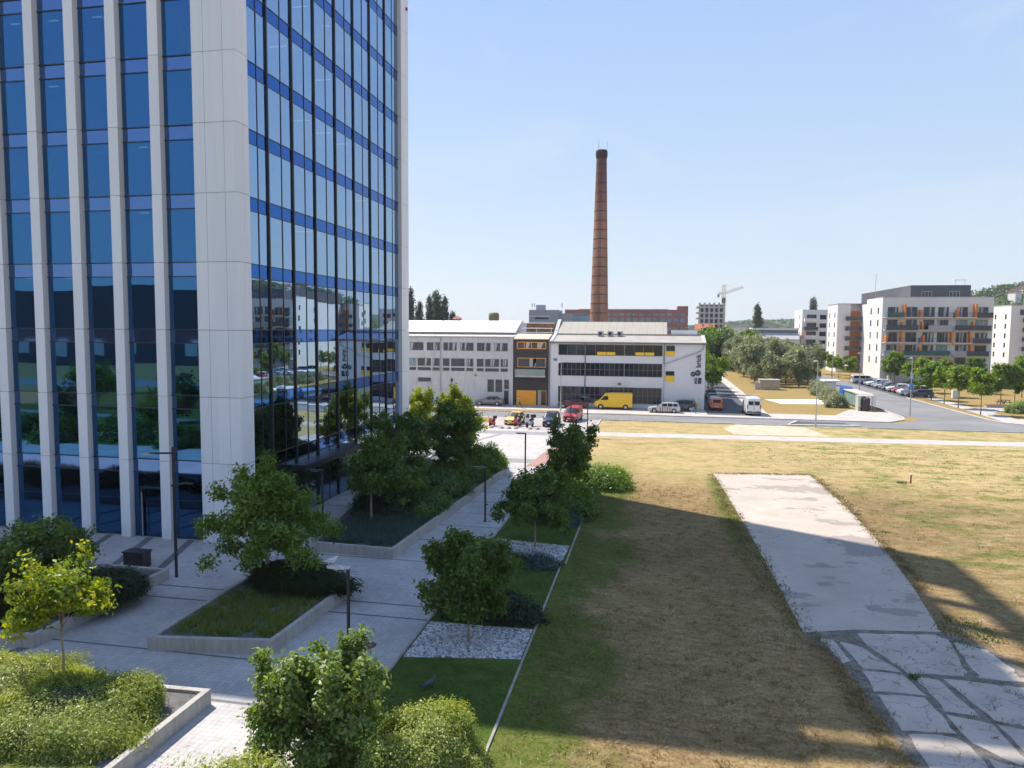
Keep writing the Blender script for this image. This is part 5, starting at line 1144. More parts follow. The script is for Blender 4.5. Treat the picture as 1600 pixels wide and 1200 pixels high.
# stations: x, z_bottom, z_belt, z_top, half width, half width at the top; flag g = glazed from here to the next
CARS = {
 'hatch': (4.1, [(2.05,.38,.60,.64,.66,.55,0),(1.95,.24,.70,.74,.82,.70,0),(1.25,.22,.86,.91,.87,.76,0),(.98,.22,.92,.965,.87,.76,2),(.25,.22,.95,1.43,.87,.62,1),(-.42,.22,.95,1.48,.87,.63,0),(-.52,.22,.95,1.48,.87,.63,1),(-1.25,.22,.96,1.45,.87,.61,0),(-1.5,.22,.97,1.42,.87,.60,0),(-1.72,.24,.98,1.36,.86,.57,3),(-1.98,.28,.98,1.02,.83,.66,0),(-2.05,.36,.75,.80,.76,.62,0)], 1.28),
 'sedan': (4.6, [(2.3,.38,.60,.64,.68,.56,0),(2.18,.24,.68,.72,.84,.72,0),(1.35,.22,.83,.88,.89,.78,0),(1.0,.22,.90,.94,.89,.78,2),(.25,.22,.92,1.36,.89,.62,1),(-.42,.22,.93,1.42,.89,.63,0),(-.52,.22,.93,1.42,.89,.63,1),(-1.15,.22,.93,1.36,.89,.60,3),(-1.72,.24,.94,.99,.88,.74,0),(-2.2,.28,.92,.96,.85,.72,0),(-2.3,.36,.75,.80,.78,.64,0)], 1.4),
 'estate': (4.6, [(2.3,.38,.60,.64,.68,.56,0),(2.18,.24,.70,.74,.84,.72,0),(1.35,.22,.86,.91,.89,.78,0),(1.0,.22,.93,.97,.89,.78,2),(.3,.22,.95,1.42,.89,.64,1),(-.4,.22,.95,1.48,.89,.65,0),(-.5,.22,.95,1.48,.89,.65,1),(-1.2,.22,.96,1.47,.89,.64,0),(-1.3,.22,.96,1.47,.89,.64,1),(-1.9,.22,.97,1.42,.88,.61,0),(-2.0,.24,.98,1.38,.87,.60,3),(-2.22,.28,.98,1.03,.85,.7,0),(-2.3,.36,.75,.80,.78,.64,0)], 1.4),
 'suv': (4.5, [(2.25,.42,.72,.78,.70,.6,0),(2.15,.30,.86,.90,.86,.76,0),(1.3,.28,1.0,1.06,.92,.80,0),(1.0,.28,1.06,1.11,.92,.80,2),(.35,.28,1.08,1.60,.92,.68,1),(-.4,.28,1.08,1.67,.92,.69,0),(-.5,.28,1.08,1.67,.92,.69,1),(-1.2,.28,1.1,1.65,.92,.68,0),(-1.3,.28,1.1,1.64,.92,.68,1),(-1.85,.28,1.12,1.58,.91,.65,0),(-1.95,.3,1.12,1.54,.9,.63,3),(-2.18,.34,1.12,1.17,.87,.72,0),(-2.25,.42,.9,.95,.8,.68,0)], 1.38),
 'van': (5.7, [(2.85,.42,.85,.92,.78,.66,0),(2.72,.30,1.05,1.14,.94,.80,0),(2.2,.28,1.32,1.38,1.0,.86,2),(1.35,.28,1.38,2.30,1.02,.80,0),(1.25,.28,1.38,2.40,1.02,.82,0),(.3,.28,1.38,2.50,1.02,.86,0),(-2.6,.28,1.38,2.50,1.02,.86,0),(-2.80,.34,1.38,2.46,1.01,.84,0),(-2.85,.42,1.3,2.36,.98,.8,0)], 1.85),
 'minibus': (5.2, [(2.6,.42,.80,.86,.76,.64,0),(2.48,.30,1.0,1.06,.92,.80,0),(1.95,.28,1.2,1.25,.96,.84,2),(1.1,.28,1.2,1.86,.97,.76,1),(.3,.28,1.2,1.95,.97,.78,0),(.2,.28,1.2,1.95,.97,.78,1),(-.9,.28,1.2,1.96,.97,.78,0),(-1.0,.28,1.2,1.96,.97,.78,1),(-2.3,.28,1.2,1.94,.97,.77,0),(-2.5,.34,1.2,1.9,.96,.76,0),(-2.6,.42,1.1,1.78,.93,.72,0)], 1.6),
 'boxvan': (4.3, [(2.15,.4,.75,.8,.74,.62,0),(2.05,.28,.92,.97,.86,.74,0),(1.5,.26,1.05,1.1,.9,.78,2),(.8,.26,1.1,1.76,.9,.74,1),(.1,.26,1.1,1.84,.9,.76,0),(-1.95,.26,1.1,1.84,.9,.76,0),(-2.1,.3,1.1,1.82,.89,.75,0),(-2.15,.4,1.05,1.74,.86,.72,0)], 1.35)}
NOGLASS = {'van': True}
proto = {}
def make_car(kind, body, label, cat, loc, rz, group=None):
    L, stn, wb_ = CARS[kind]
    t = thing(cat.replace(' ', '_'), label, cat, loc, rz, group)
    key = kind
    if key not in proto:
        ring = lambda s: [(s[4]*.86,s[1]),(s[4]*.985,s[1]+.10),(s[4],(s[1]+s[2])*.52),(s[4]*.975,s[2]),(s[5]+(s[4]-s[5])*.12,s[3]-.075),(s[5]*.86,s[3]-.01),(s[5]*.45,s[3]+.015)]
        V = []; nR = 14
        for s in stn:
            h = ring(s); full = [( y_, z_) for y_, z_ in h] + [(-y_, z_) for y_, z_ in reversed(h)]
            V.append([(s[0], y_, z_) for y_, z_ in full])
        body_m = MB(); parts_ = {}
        def gl(nm): return parts_.setdefault(nm, MB())
        for i in range(len(stn)-1):
            fl = stn[i][6]
            for j in range(nR):
                k_ = (j+1) % nR; f = (V[i][j], V[i+1][j], V[i+1][k_], V[i][k_])
                tgt = body_m
                if fl == 1 and j in (3, 9): tgt = gl('side_window_l' if j == 3 else 'side_window_r')
                elif fl == 2 and j in (4,5,6,7,8): tgt = gl('windscreen')
                elif fl == 3 and j in (4,5,6,7,8): tgt = gl('rear_window')
                tgt.quad(*f)
        body_m.poly(list(reversed(V[0]))); body_m.poly(V[-1])
        if kind == 'van':                                   # cab door glass and rear door panes on a panel van
            for sg in (1,-1):
                b = gl('side_window_l' if sg > 0 else 'side_window_r'); yy = sg*1.028
                q = [(1.9,yy,1.42),(.75,yy,1.42),(.75,sg*.955,2.0),(1.3,sg*.955,2.0)]; b.poly(q if sg > 0 else q[::-1])
            b = gl('rear_window'); 
            for s_ in (-1,1): b.box(-2.875,-2.855,s_*.42-.33,s_*.42+.33,1.5,2.05)
        if kind in ('minibus','boxvan'):
            x_ = -2.6 if kind == 'minibus' else -2.15
            gl('rear_window').box(x_-.012,x_-.001,-.55,.55,1.15,1.6)
        pr = {'body': body_m, 'glass': parts_}
        proto[key] = (pr, {})
    pr, cache = proto[key]
    if body not in cache:
        cache[body] = pr['body'].mesh(kind+'_'+body, M[body], False)
    link('body', cache[body], t)
    if 'g' not in cache: cache['g'] = {nm: b.mesh(kind+'_'+nm, M['carglass']) for nm, b in pr['glass'].items()}
    for nm, me in cache['g'].items(): link('side_window' if nm.startswith('side') else nm, me, t)
    if 'd' not in cache:
        hw = max(s[4] for s in stn); wr = .36 if kind in ('van','suv') else .32; d = {}
        b = MB(); b.lathe([(wr*.6,-.1),(wr*.96,-.11),(wr,-.07),(wr,.07),(wr*.96,.11),(wr*.6,.1)], axis='y', seg=20); d['tyre'] = b.mesh('tyre', M['tyre'])
        b = MB(); b.lathe([(wr*.62,-.115),(wr*.5,-.12),(.05,-.1),(.05,.1),(wr*.5,.12),(wr*.62,.115)], axis='y', seg=14); d['rim'] = b.mesh('rim', M['rim'])
        b = MB(); b.lathe([(wr*1.18,-hw-.004),(wr*1.18,-hw+.25)], axis='y', seg=18); d['arch_r'] = b.mesh('wheel_arch', M['trim'])
        b = MB(); b.lathe([(wr*1.18,hw-.25),(wr*1.18,hw+.004)], axis='y', seg=18); d['arch_l'] = b.mesh('wheel_arch', M['trim'])
        d['geo'] = (hw, wr)
        x0 = stn[0][0]; z_ = stn[1][2]; xe = stn[-1][0]; ze = stn[-1][2]
        b = MB(); b.box(-.16,.03,-.19,.19,-.07,.07); d['headlight'] = b.mesh('headlight', M['lens'])
        b = MB(); b.box(-.02,.1,-.07,.07,-.16 if kind not in ('van','minibus') else -.3,.16 if kind not in ('van','minibus') else .3); d['tail'] = b.mesh('tail_light', M['redlens'])
        b = MB(); b.box(-.02,.02,-.26,.26,-.055,.055); d['plate'] = b.mesh('number_plate', M['plate'])
        b = MB(); b.box(-.1,.1,-.62,.62,-.1,.1); d['grille'] = b.mesh('grille', M['trim'])
        b = MB(); b.box(-.06,.06,-.08,.08,-.06,.06); d['mirror'] = b.mesh('mirror', M['trim'])
        cache['d'] = d
    d = cache['d']; hw, wr = d['geo']
    for fx in (wb_, -wb_):
        for sg in (1, -1):
            link('wheel_arch', d['arch_l' if sg > 0 else 'arch_r'], t, (fx,0,wr))
            w = link('wheel', d['tyre'], t, (fx, sg*(hw-.085), wr)); link('rim', d['rim'], w)
    x0 = stn[1][0]; xe = stn[-1][0]
    for sg in (1,-1):
        link('headlight', d['headlight'], t, (x0+.03, sg*stn[1][4]*.72, stn[1][2]-.06))
        link('tail_light', d['tail'], t, (xe-.01, sg*stn[-1][4]*.9, stn[-1][2]-.02))
        link('mirror', d['mirror'], t, (stn[3][0]-.1, sg*(hw+.06), stn[3][2]+.06 if kind not in ('van','minibus','boxvan') else stn[2][2]+.25))
    link('grille', d['grille'], t, (stn[0][0]-.08, 0, stn[0][1]+.14)); link('number_plate', d['plate'], t, (stn[0][0]+.02, 0, stn[0][1]+.12)); link('number_plate', d['plate'], t, (xe-.02, 0, stn[-1][1]+.2))
    return t
PI = math.pi
gz = 0.02
make_car('van','yellow_paint','tall yellow panel van parked before the white office','van',(-6.0,110.8,gz),PI)
make_car('sedan','maroon_paint','dark red saloon parked left of the yellow van','car',(-12.2,110.9,gz),PI)
make_car('sedan','grey_paint','grey saloon parked before the stained factory','car',(-25.4,111.2,gz),PI)
c_ = make_car('estate','silver_paint','silver estate with red and grey side stripes in front of the office','car',(1.5,107.9,gz),PI)
for i in range(5):
    b = MB(); b.box(-.9+i*.34,-.75+i*.34,.872,.905,.35,.85); b.build('stripe', M[['red_paint','grey_paint','orange_paint','grey_paint','red_paint'][i]], c_)
make_car('suv','dark_grey_paint','dark grey off-roader in the shade behind the striped estate','car',(4.0,111.0,gz),PI)
make_car('boxvan','orange_paint','orange red van parked in the shaded alley','van',(9.3,114.6,gz),PI/2)
make_car('estate','blue_paint','pale blue car in the alley just ahead of the orange van','car',(9.6,121.5,gz),PI/2)
make_car('suv','black_paint','black car deep in the alley under the trees','car',(9.9,133.5,gz),PI/2)
make_car('hatch','navy_paint','dark blue hatchback in the alley between the pale blue and black cars','car',(9.8,127.3,gz),PI/2)
v_ = make_car('van','white_paint','white panel van seen from behind at the alley mouth','van',(13.9,109.5,gz),PI/2)
b = MB(); b.box(-2.87,-2.86,-.02,.02,.5,2.3); b.build('door_gap', M['trim'], v_)
b = MB(); b.box(-2.88,-2.86,-.95,.95,.42,.62); b.build('bumper', M['trim'], v_)
make_car('hatch','cab_yellow_paint','small sand yellow car facing the plaza beside the scooters','car',(-17.3,90.2,gz),-PI/2-.12)
make_car('suv','navy_paint','dark blue off-roader facing the plaza','car',(-12.5,89.7,gz),-PI/2+.02)
make_car('boxvan','red_paint','bright red high-roofed car behind the dark blue off-roader','car',(-10.4,95.0,gz),-PI/2-.12)
row = [(145.6,'estate','dark_grey_paint','dark grey estate nearest the junction in the parked row'),(148.6,'minibus','white_paint','white high-roofed people carrier, second in the parked row'),(151.4,'hatch','silver_paint','silver hatchback right before the red car in the row'),(154.2,'hatch','red_paint','red car in the parked row'),(157.0,'suv','white_paint','white car directly behind the red one in the row'),
 (159.8,'estate','dark_grey_paint','dark car sixth in the parked row, behind a white one'),(162.6,'hatch','navy_paint','dark blue hatchback in the middle of the parked row'),(165.4,'sedan','silver_paint','silver saloon in the far half of the row'),(168.2,'hatch','blue_paint','pale blue hatchback in the far half of the row'),(171.0,'suv','white_paint','white car fourth from the far end of the row'),(173.8,'hatch','lilac_paint','lilac grey hatchback near the far end of the row'),(176.6,'estate','navy_paint','dark blue car at the far end of the row beside the minibus')]
for y_, kd, bd, lb in row: make_car(kd, bd, lb, 'car', (48.0,y_,.024), PI+rnd.uniform(-.03,.03), 'cars parked in a row before the apartments')
make_car('minibus','white_paint','white minibus parked sideways at the far end of the row','minibus',(47.6,180.6,.024),0.0)
# behind the viewpoint, for the tower's reflections
for i, (x_, y_, kd, bd, lb) in enumerate(((-92,-56,'hatch','white_paint','white hatchback on the road behind the viewpoint'),(-120,-60,'estate','silver_paint','silver estate on the road behind the viewpoint'),(-75,-52,'sedan','red_paint','red saloon on the road behind the viewpoint'))):
    make_car(kd, bd, lb, 'car', (x_,y_,gz), PI+.1)
# ---------------------------------------------------------------- scooters and motorcycle
def scooter(label, cat, loc, rz, paintm, screen=True, box=False, big=1.0):
    t = thing(cat, label, cat.replace('_',' '), loc, rz); t.scale = (big,)*3
    for x_ in (.62,-.58):
        b = MB(); b.lathe([(.14,-.06),(.25,-.065),(.28,-.03),(.28,.03),(.25,.065),(.14,.06)], axis='y', seg=18, cx=x_, cz=.28); w = b.build('wheel', M['tyre'], t)
        b = MB(); b.lathe([(.15,-.05),(.03,-.06),(.03,.06),(.15,.05)], axis='y', seg=10, cx=x_, cz=.28); b.build('rim', M['rim'], w)
    b = MB(); b.prismx([(-.2,.42),(-.23,.85),(-.12,1.0),(.12,1.0),(.23,.85),(.2,.42)], .5, .62); b.tube([(.62,0,.3),(.5,0,.75),(.42,0,1.05)], [.06,.1,.07], 10); b.build('front_shield', M[paintm], t)
    b = MB(); b.tube([(.45,0,.32),(.1,0,.28),(-.3,0,.42),(-.85,0,.72)], [.16,.15,.19,.1], 10); b.build('body', M[paintm], t, True)
    b = MB(); b.tube([(0,0,.68),(-.3,0,.76),(-.75,0,.84)], [.1,.15,.1], 10); b.build('seat', M['trim'], t, True)
    b = MB(); b.tube([(.4,-.36,1.08),(.44,0,1.02),(.4,.36,1.08)], .022, 8); hb = b.build('handlebar', M['trim'], t)
    for s_ in (-1,1):
        b = MB(); b.tube([(.42,s_*.26,1.08),(.44,s_*.32,1.26)], .012, 6); b.lathe([(.05,0),(.055,.01),(.05,.02)], axis='y', seg=10, cx=.45, cy=s_*.32, cz=1.28); b.build('mirror', M['trim'], hb)
    b = MB(); b.lathe([(.02,0),(.09,.02),(.09,.06)], axis='y', seg=12, cx=.0, cz=.0); o = b.build('headlight', M['lens'], t, loc=(.62,0,.86)); o.rotation_euler = (0,0,R(90))
    if screen: b = MB(); b.poly([(.56,-.2,.98),(.56,.2,.98),(.42,.16,1.38),(.42,-.16,1.38)]); b.build('windscreen', M['carglass'], t)
    if box: b = MB(); b.box(-1.05,-.68,-.2,.2,.88,1.2); b.build('top_case', M['trim'], t)
    return t
scooter('red motor scooter at the left of the parking row','motor_scooter',(-19.5,86.9,.015),-PI/2-.2,'red_paint',False,True)
scooter('pink red motor scooter beside the sand yellow car','motor_scooter',(-16.4,87.4,.015),-PI/2-.25,'red_paint',True,True,1.05)
scooter('large pale scooter with tall windscreen standing between the parked cars','motor_scooter',(-14.9,87.5,.015),-PI/2-.3,'silver_paint',True,True,1.18)
# ---------------------------------------------------------------- people
def person(label, loc, rz, joints, shirt, trousers, skin=(0.5,0.3,0.22), hair=(0.05,0.035,0.025), short=False):
    """one skinned body; joints: name -> (x, y, z), x = forward"""
    J = joints; names = ['pelvis','chest','neck','head','headtop','shl','ell','hal','fil','shr','elr','har','fir','hil','knl','anl','tol','hir','knr','anr','tor']
    rad = dict(pelvis=.13,chest=.145,neck=.055,head=.085,headtop=.07,shl=.065,ell=.045,hal=.032,fil=.024,shr=.065,elr=.045,har=.032,fir=.024,hil=.095,knl=.06,anl=.042,tol=.035,hir=.095,knr=.06,anr=.042,tor=.035)
    E_ = [('pelvis','chest'),('chest','neck'),('neck','head'),('head','headtop'),('chest','shl'),('shl','ell'),('ell','hal'),('hal','fil'),('chest','shr'),('shr','elr'),('elr','har'),('har','fir'),('pelvis','hil'),('hil','knl'),('knl','anl'),('anl','tol'),('pelvis','hir'),('hir','knr'),('knr','anr'),('anr','tor')]
    me = bpy.data.meshes.new('body'); me.from_pydata([J[n] for n in names], [(names.index(a), names.index(b)) for a, b in E_], [])
    o = bpy.data.objects.new('tmp', me); COL.objects.link(o)
    o.modifiers.new('s','SKIN'); sv = me.skin_vertices[0].data
    for i, n in enumerate(names): sv[i].radius = (rad[n]*(1.0 if n not in ('chest','pelvis') else .8), rad[n]*(1.0 if n not in ('chest','pelvis') else 1.15)); sv[i].use_root = (n == 'pelvis')
    sb = o.modifiers.new('u','SUBSURF'); sb.levels = 2; sb.render_levels = 2
    bpy.context.view_layer.update(); dg = bpy.context.evaluated_depsgraph_get()
    m2 = bpy.data.meshes.new_from_object(o.evaluated_get(dg)); bpy.data.objects.remove(o); m2.name = 'person_body'
    m2.materials.clear()
    for mt in (objmat('skin', skin, .6), shirt, trousers, M['trim']): m2.materials.append(mt)
    pz = J['pelvis'][2]; nz = J['neck'][2]; hands = [Vector(J[h]) for h in ('hal','fil','har','fir')]; el = [Vector(J['ell']), Vector(J['elr'])]
    for p in m2.polygons:
        c = p.center; p.use_smooth = True
        if min((c-h).length for h in hands) < .07 or (short and min((c-(h*.75+e*.25)).length for h, e in ((hands[0],el[0]),(hands[2],el[1]))) < .14): k_ = 0
        elif c.z > nz+.02: k_ = 0
        elif c.z < .1: k_ = 3
        elif c.z < pz-.02: k_ = 2
        else: k_ = 1
        p.material_index = k_
    t = thing('person', label, 'person', loc, rz)
    link('body', m2, t)
    h = Vector(J['head']); ht = Vector(J['headtop']); b = MB()
    b.lathe([(.02,.115),(.07,.095),(.098,.05),(.102,.0),(.085,-.05)][::-1], cx=h.x-.025, cy=h.y, cz=ht.z-.03, seg=16); b.build('hair', objmat('hair', hair, .8), t, True)
    return t
walk = dict(pelvis=(0,0,.95),chest=(.03,0,1.32),neck=(.04,0,1.5),head=(.07,0,1.62),headtop=(.07,0,1.74),shl=(.03,.2,1.43),ell=(-.13,.26,1.17),hal=(-.08,.26,.92),fil=(-.05,.26,.82),shr=(.03,-.2,1.43),elr=(.12,-.25,1.16),har=(.3,-.22,1.0),fir=(.38,-.2,.97),hil=(.0,.1,.9),knl=(.26,.1,.5),anl=(.32,.1,.08),tol=(.48,.11,.04),hir=(0,-.1,.9),knr=(-.05,-.1,.48),anr=(-.38,-.1,.14),tor=(-.28,-.11,.035))
pm = lambda n, c: objmat(n, c, .9)
person('person in grey top and dark trousers walking past the orange garage', (-20.1,108.3,.016), PI*.02, walk, pm('grey_cloth',(0.22,0.22,0.24)), pm('dark_cloth',(0.03,0.028,0.03)))
w2 = dict(walk); w2.update(elr=(.1,-.25,1.17),har=(.28,-.1,1.28),fir=(.33,-.06,1.36))
person('person in dark top and light blue trousers striding across the pavement', (5.6,107.6,.016), PI*.05, w2, pm('navy_cloth',(0.02,0.022,0.035)), pm('blue_denim',(0.22,0.3,0.42)), hair=(.03,.02,.02))
# ---------------------------------------------------------------- birds
def bird(name, label, loc, rz, bodyc, wingc, beakc, s=1.0):
    t = thing(name, label, 'bird', loc, rz); t.scale = (s,)*3
    b = MB(); b.tube([(-.34,0,.17),(-.22,0,.19),(-.08,0,.21),(.06,0,.23),(.13,0,.29),(.16,0,.36),(.20,0,.385),(.235,0,.38)], [.012,.05,.088,.092,.07,.045,.048,.02], 12); b.build('body', objmat(name+'_plumage', bodyc, .8), t, True)
    for sg in (1,-1):
        b = MB(); b.tube([(.08,sg*.075,.25),(-.08,sg*.088,.235),(-.26,sg*.05,.19),(-.42,sg*.015,.165)], [.02,.055,.035,.006], 8); b.build('wing', objmat(name+'_wing', wingc, .8), t, True)
        b = MB(); b.tube([(0.02,sg*.035,.15),(.02,sg*.035,.02),(.07,sg*.035,.006)], .008, 6); b.build('leg', objmat(name+'_leg', beakc, .6), t)
    b = MB(); b.tube([(.235,0,.378),(.28,0,.37),(.305,0,.355)], [.016,.011,.003], 8); b.build('beak', objmat(name+'_beak', beakc, .5), t)
    return t
# ---------------------------------------------------------------- lamps
def plaza_lamp(label, loc, h, head='flat', group='slim black plaza lamps'):
    t = thing('plaza_lamp', label, 'street lamp', loc, 0, group)
    b = MB(); b.tube([(0,0,0),(0,0,h)], .062, 12); b.box(-.11,.11,-.11,.11,0,.03); b.build('post', M['black'], t)
    b = MB(); b.prism([(-.78,-.05),(-.7,-.13),(-.15,-.13),(.06,-.08),(.06,.08),(-.15,.13),(-.7,.13),(-.78,.05)], h-.03, h+.035); hd = b.build('lamp_head', M['black'] if head != 'soiled' else plain('soiled_white',(0.5,0.49,0.47),.8,var=.4,scale=9), t)
    b = MB(); b.box(-.68,-.2,-.09,.09,h-.05,h-.031); b.build('lens', M['lens'], hd)
    return t
plaza_lamp('slim black lamp with a white soiled head and a gull, behind the pale tree', (-10.45,23.47,.01), 3.55, 'soiled')
plaza_lamp('slim black lamp against the dark tower entrance by the planter corner', (-18.72,38.6,.01), 3.75)
plaza_lamp('slim black lamp standing in the shaded middle of the promenade', (-10.16,43.4,.01), 3.4)
plaza_lamp('slim black lamp rising behind the far promenade tree in the sun', (-10.1,57.3,.01), 3.6)
plaza_lamp('slim black lamp at the sunlit right edge of the plaza by the path', (-7.25,81.2,.01), 4.45)
plaza_lamp('slim black lamp behind the sparse tree, left of the path end', (-8.9,79.0,.01), 4.2)
t = thing('plaza_lamp', 'tall black lamp with two arms at different heights before the tower', 'street lamp', (-22.3,30.35,.01))
b = MB(); b.tube([(0,0,0),(0,0,6.3)], .07, 12); b.build('post', M['black'], t)
for x0, x1, y1, z_ in ((.25,-1.0,-.35,6.02),(-.12,.55,.25,4.45)):
    b = MB(); b.tube([(x0,0 if x0>0 else -.05,z_),(x1,y1,z_+ (0 if x1<0 else .12))], .045, 8); a = b.build('arm', M['black'], t)
    b = MB(); d_ = (x1-x0); b.box(x1-.35 if x1<0 else x1-.3, x1+.25, y1-.1, y1+.1, z_-.07+(0 if x1<0 else .12), z_-.02+(0 if x1<0 else .12)); b.build('lamp_head', M['galv'] if x1<0 else M['black'], a)
def street_lamp(label, loc, h, arm=-.5, sign=False):
    t = thing('street_lamp', label, 'street lamp', loc, 0, 'grey street lamps')
    b = MB(); b.tube([(0,0,0),(0,0,1.2),(0,0,1.21),(0,0,h)], [.1,.1,.075,.045], 10); b.build('post', M['galv'], t)
    b = MB(); b.tube([(0,0,h-.02),(arm*.5,-.1,h+.06),(arm,-.2,h+.02)], [.05,.09,.05], 8); hd = b.build('lamp_head', M['whitewall'], t)
    b = MB(); b.box(arm-.15,arm*.3,-.25,-.05,h-.09,h-.05); b.build('lens', M['lens'], hd)
    if sign:
        b = MB(); b.box(-.3,.3,-.14,-.1,4.0,4.7); b.build('sign', plain('blue_sign',(0.05,0.25,0.6),.5), t)
        b = MB(); b.box(-.2,.2,-.13,-.09,5.4,6.2); b.build('sign', plain('pale_blue_sign',(0.3,0.5,0.7),.5), t)
    return t
street_lamp('grey street lamp at the lay-by, in front of the pale grove side', (19.9,95.75,.01), 8.3)
street_lamp('grey street lamp with blue signs on the junction corner', (36.0,112.4,.02), 8.3, -.4, True)
street_lamp('grey street lamp beside the side road before the white minibus', (40.9+.0,158.0,.02), 7.6)
street_lamp('grey street lamp in front of the white office left edge', (-13.35,105.2,.02), 7.2)
street_lamp('thin grey street lamp right of the grove', (38.6,171.0,.02), 7.4)
bird('gull', 'white gull perched on the soiled lamp head', (-11.02,23.47,3.63), .35, (0.75,0.74,0.73), (0.45,0.46,0.48), (0.5,0.32,0.1), .78)
bird('crow', 'grey crow standing on the shaded lawn strip', (-7.1,22.5,.015), .9, (0.10,0.105,0.115), (0.05,0.05,0.06), (0.02,0.02,0.02), .95)
# ---------------------------------------------------------------- street furniture and small things
for i, (x_, y_) in enumerate(((-18.0,85.4),(-17.1,85.4),(-16.25,85.4),(-14.5,85.45),(-13.6,85.4),(-12.25,85.4),(-19.3,85.35))):
    b = MB(); b.lathe([(.27,0),(.27,.06),(.24,.15),(.17,.23),(.08,.27),(.01,.28)], seg=18)
    o = b.build('stone_dome', M['concrete'], None, True, (x_,y_,.012)); tag(o, 'low domed concrete bollard in the row before the parked cars', 'bollard', 'domed bollards by the parking')
t = thing('deck_chair', 'dark slatted lounger with raised back at the end of the red paving', 'lounger', (-11.0,81.5,.01), .3)
b = MB(); b.prismx([(0,.35),(1.0,.3),(1.0,.36),(0,.41)],-.35,.35); b.build('seat', M['wood'], t)
b = MB(); b.prismx([(1.0,.34),(1.45,1.25),(1.39,1.28),(.95,.37)],-.35,.35); b.build('backrest', M['trim'], t)
b = MB(); b.prismx([(.9,.3),(.35,1.2),(.29,1.17),(.84,.3)],-.3,.3); b.build('armrest', M['trim'], t)
for x_ in (-.3,.3):
    for y_ in (.1,.9): b = MB(); b.box(x_-.03,x_+.03,y_-.03,y_+.03,0,.3); b.build('leg', M['trim'], t)
t = thing('litter_bin', 'square black bin standing by the left planter', 'bin', (-25.1,31.2,.01))
b = MB(); b.box(-.55,.55,-.3,.3,.05,.78); b.build('body', M['black'], t); b = MB(); b.box(-.6,.6,-.35,.35,.785,.85); b.build('lid', M['frame'], t); b = MB(); b.box(-.5,.5,-.25,.25,0,.049); b.build('plinth', M['gapdark'], t)
b = MB(); b.lathe([(.33,.0),(.33,.012),(.30,.016),(.29,.012),(.01,.012)], seg=28); o = b.build('manhole_cover', plain('rusty_iron',(0.12,0.075,0.055),.8,var=.3,scale=8), None, False, (-10.44,25.15,.0105)); tag(o, 'round rusty manhole cover in the promenade paving', 'manhole cover')
t = thing('marker_post', 'short weathered post with a cap in the dry field', 'post', (20.2,62.1,0)); b = MB(); b.tube([(0,0,-.1),(0,0,.62)],.07,10); b.build('post', M['wood'], t); b = MB(); b.lathe([(.1,.62),(.1,.7),(.06,.74)],seg=12); b.build('cap', M['galv'], t)
# recycling shelter and its neighbours
t = thing('recycling_shelter', 'long glass walled recycling shelter with a white roof by the hedge', 'shelter', (31.4,119.5,.02))
for y_ in (0,2.6,5.2,7.8,10.4):
    for x_ in (0,1.6): b = MB(); b.box(x_-.04,x_+.04,y_-.04,y_+.04,0,2.2); b.build('post', M['galv'], t)
b = MB(); b.box(-.2,1.8,-.2,10.6,2.21,2.36); b.build('roof', M['roofcream'], t)
gm_ = plain('tinted_shelter_glass',(0.24,0.36,0.32),.15,var=.15); 
for i in range(4): b = MB(); b.box(-.02,.02,2.6*i+.06,2.6*i+2.54,.25,2.1); b.build('glass_panel', gm_, t)
b = MB(); b.box(.3,1.3,2.7,2.76,.0,1.9); b.build('end_panel', gm_, t)
t = thing('waste_column', 'brown rounded waste container under a pale canopy by the shelter', 'waste container', (31.2,117.6,.02))
b = MB(); b.lathe([(.62,0),(.66,.3),(.66,1.75),(.58,1.95),(.2,2.0)],seg=24,cx=.2); b.build('body', plain('brown_plastic',(0.055,0.032,0.028),.6), t, True)
b = MB(); b.box(-.9,1.6,-.3,1.5,2.2,2.3); b.build('canopy', M['roofcream'], t); b = MB(); b.box(-.85,-.75,-.2,1.4,0,2.19); b.build('side_panel', M['roofcream'], t)
for y_ in (-.2,1.4): b = MB(); b.tube([(1.5,y_,0),(1.5,y_,2.2)],.05,6); b.build('post', M['galv'], t)
t = thing('clothes_container', 'blue recycling container beyond the shelter', 'container', (32.7,136.5,.02)); b = MB(); b.prismx([(0,0),(0,1.9),(.3,2.2),(2.2,2.2),(2.5,1.9),(2.5,0)],0,1.6); b.build('body', plain('blue_plastic',(0.03,0.12,0.42),.5), t); b = MB(); b.box(.4,1.2,-.02,.03,1.2,1.5); b.build('flap', M['galv'], t)
t = thing('kiosk', 'small white kiosk with an overhanging roof at the end of the hedge', 'kiosk', (33.3,152,.02)); b = MB(); b.box(0,1.8,0,3,0,2.1); b.build('wall', M['whitewall'], t); b = MB(); b.box(-.5,2.6,-.4,3.4,2.101,2.35); b.build('roof', M['roofwhite'], t); b = MB(); b.box(1.81,1.85,.4,1.4,0,1.9); b.build('door', M['trim'], t)
t = thing('substation', 'low tan utility building with a flat roof before the grove', 'utility building', (21.2,154.8,.0)); b = MB(); b.box(0,3.9,0,2.6,0,1.95); b.build('wall', plain('tan_render',(0.42,0.36,0.25),.9), t); b = MB(); b.box(-.1,4.0,-.1,2.7,1.951,2.1); b.build('roof', M['roofgrey'], t); b = MB(); b.box(-.9,-.1,.6,1.2,0,1.5); b.build('cabinet', M['galv'], t)
t = thing('gatepost_cabinet', 'cream cabinet against the white office wall by the alley', 'cabinet', (5.9,112.1,.02)); b = MB(); b.box(0,.95,0,.4,0,1.75); b.build('body', plain('cream_paint',(0.7,0.62,0.42),.6), t); b = MB(); b.box(.05,.9,-.03,-.001,.15,1.6); b.build('door', plain('pale_cream',(0.75,0.68,0.5),.6), t)
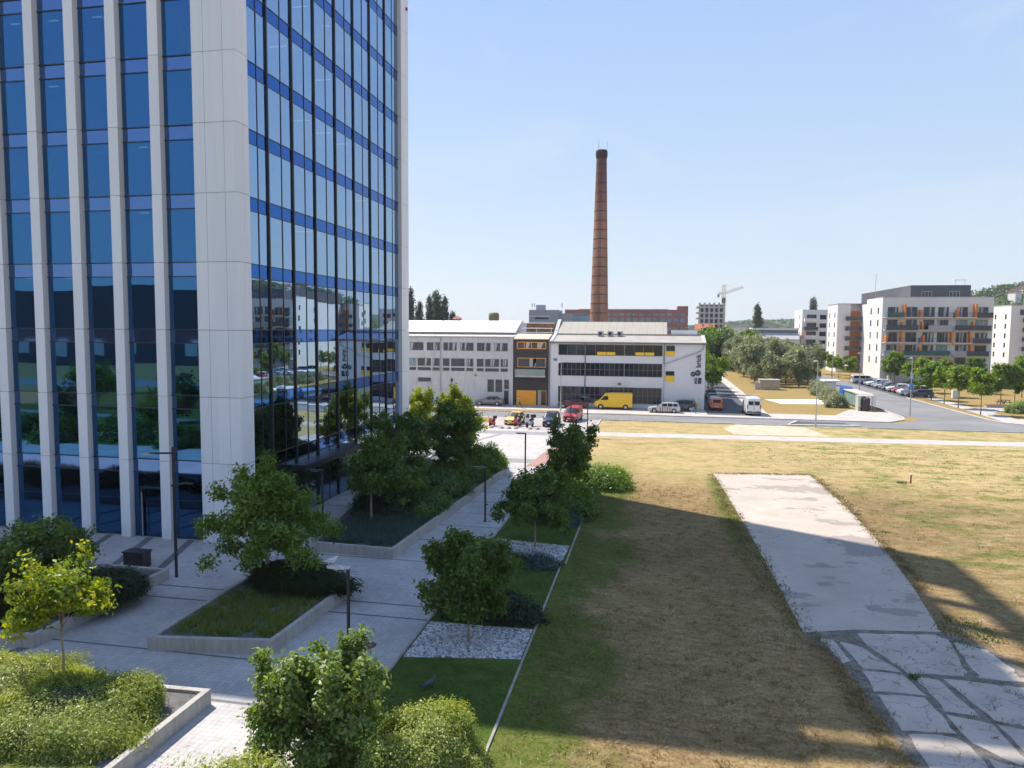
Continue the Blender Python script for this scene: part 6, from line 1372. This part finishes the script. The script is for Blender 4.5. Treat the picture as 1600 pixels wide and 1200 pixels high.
t = thing('bench', 'long pale block bench by the upper path', 'bench', (52.3,128.2,.02), .1); b = MB(); b.box(0,3.2,0,.6,0,.4); b.build('base', M['aptgrey'], t); b = MB(); b.box(-.05,3.25,-.05,.65,.401,.48); b.build('seat', M['wood'], t)
t = thing('picnic_table', 'dark picnic table with attached benches on the upper lawn', 'picnic table', (57.5,134.6,.0), .2)
b = MB(); b.box(-.9,.9,-.4,.4,.72,.78); b.build('tabletop', M['trim'], t)
for s_ in (-1,1): b = MB(); b.box(-.9,.9,s_*.8-.15,s_*.8+.15,.42,.47); b.build('seat', M['trim'], t)
for x_ in (-.6,.6): b = MB(); b.prismx([(-.9,0),(-.8,0),(-.25,.715),(-.35,.715)],x_-.04,x_+.04); b.prismx([(.8,0),(.9,0),(.35,.715),(.25,.715)],x_-.035,x_+.035); b.box(x_-.03,x_+.03,-.9,.9,.36,.415); b.build('leg', M['trim'], t)
t = thing('utility_cabinet', 'small white cabinet at the end of the parked row', 'cabinet', (53.2,144.3,.0)); b = MB(); b.box(0,1.2,0,.6,.1,1.5); b.build('body', M['whitewall'], t); b = MB(); b.box(.05,1.15,.05,.55,0,.099); b.build('plinth', M['kerb'], t)
t = thing('parasol', 'pale pink cafe parasol before the orange loggias', 'parasol', (50.5,214,.0)); b = MB(); b.tube([(0,0,0),(0,0,3.0)],.05,8); b.build('pole', M['galv'], t); b = MB(); b.lathe([(2.4,2.5),(1.4,2.85),(.05,3.2)],seg=8); b.build('canopy', plain('pink_cloth',(0.62,0.45,0.45),.9), t)

# ================================================================ SUMMER HAZE
hz = MB(); hz.box(-3500,3500,-500,2100,-3.0,75.0)
k = NT('haze'); pv = k.n('ShaderNodeVolumePrincipled'); pv.inputs['Color'].default_value = (.86,.91,1,1); pv.inputs['Density'].default_value = 0.00017; pv.inputs['Anisotropy'].default_value = .3
k.t.links.new(pv.outputs[0], k.out.inputs['Volume'])
for l_ in list(k.out.inputs['Surface'].links): k.t.links.remove(l_)
o = hz.build('haze', k.m); o['kind'] = 'stuff'; tag(o, 'thin summer haze over the far buildings and hills', 'haze')
S.cycles.volume_max_steps = 32; S.cycles.volume_bounces = 0
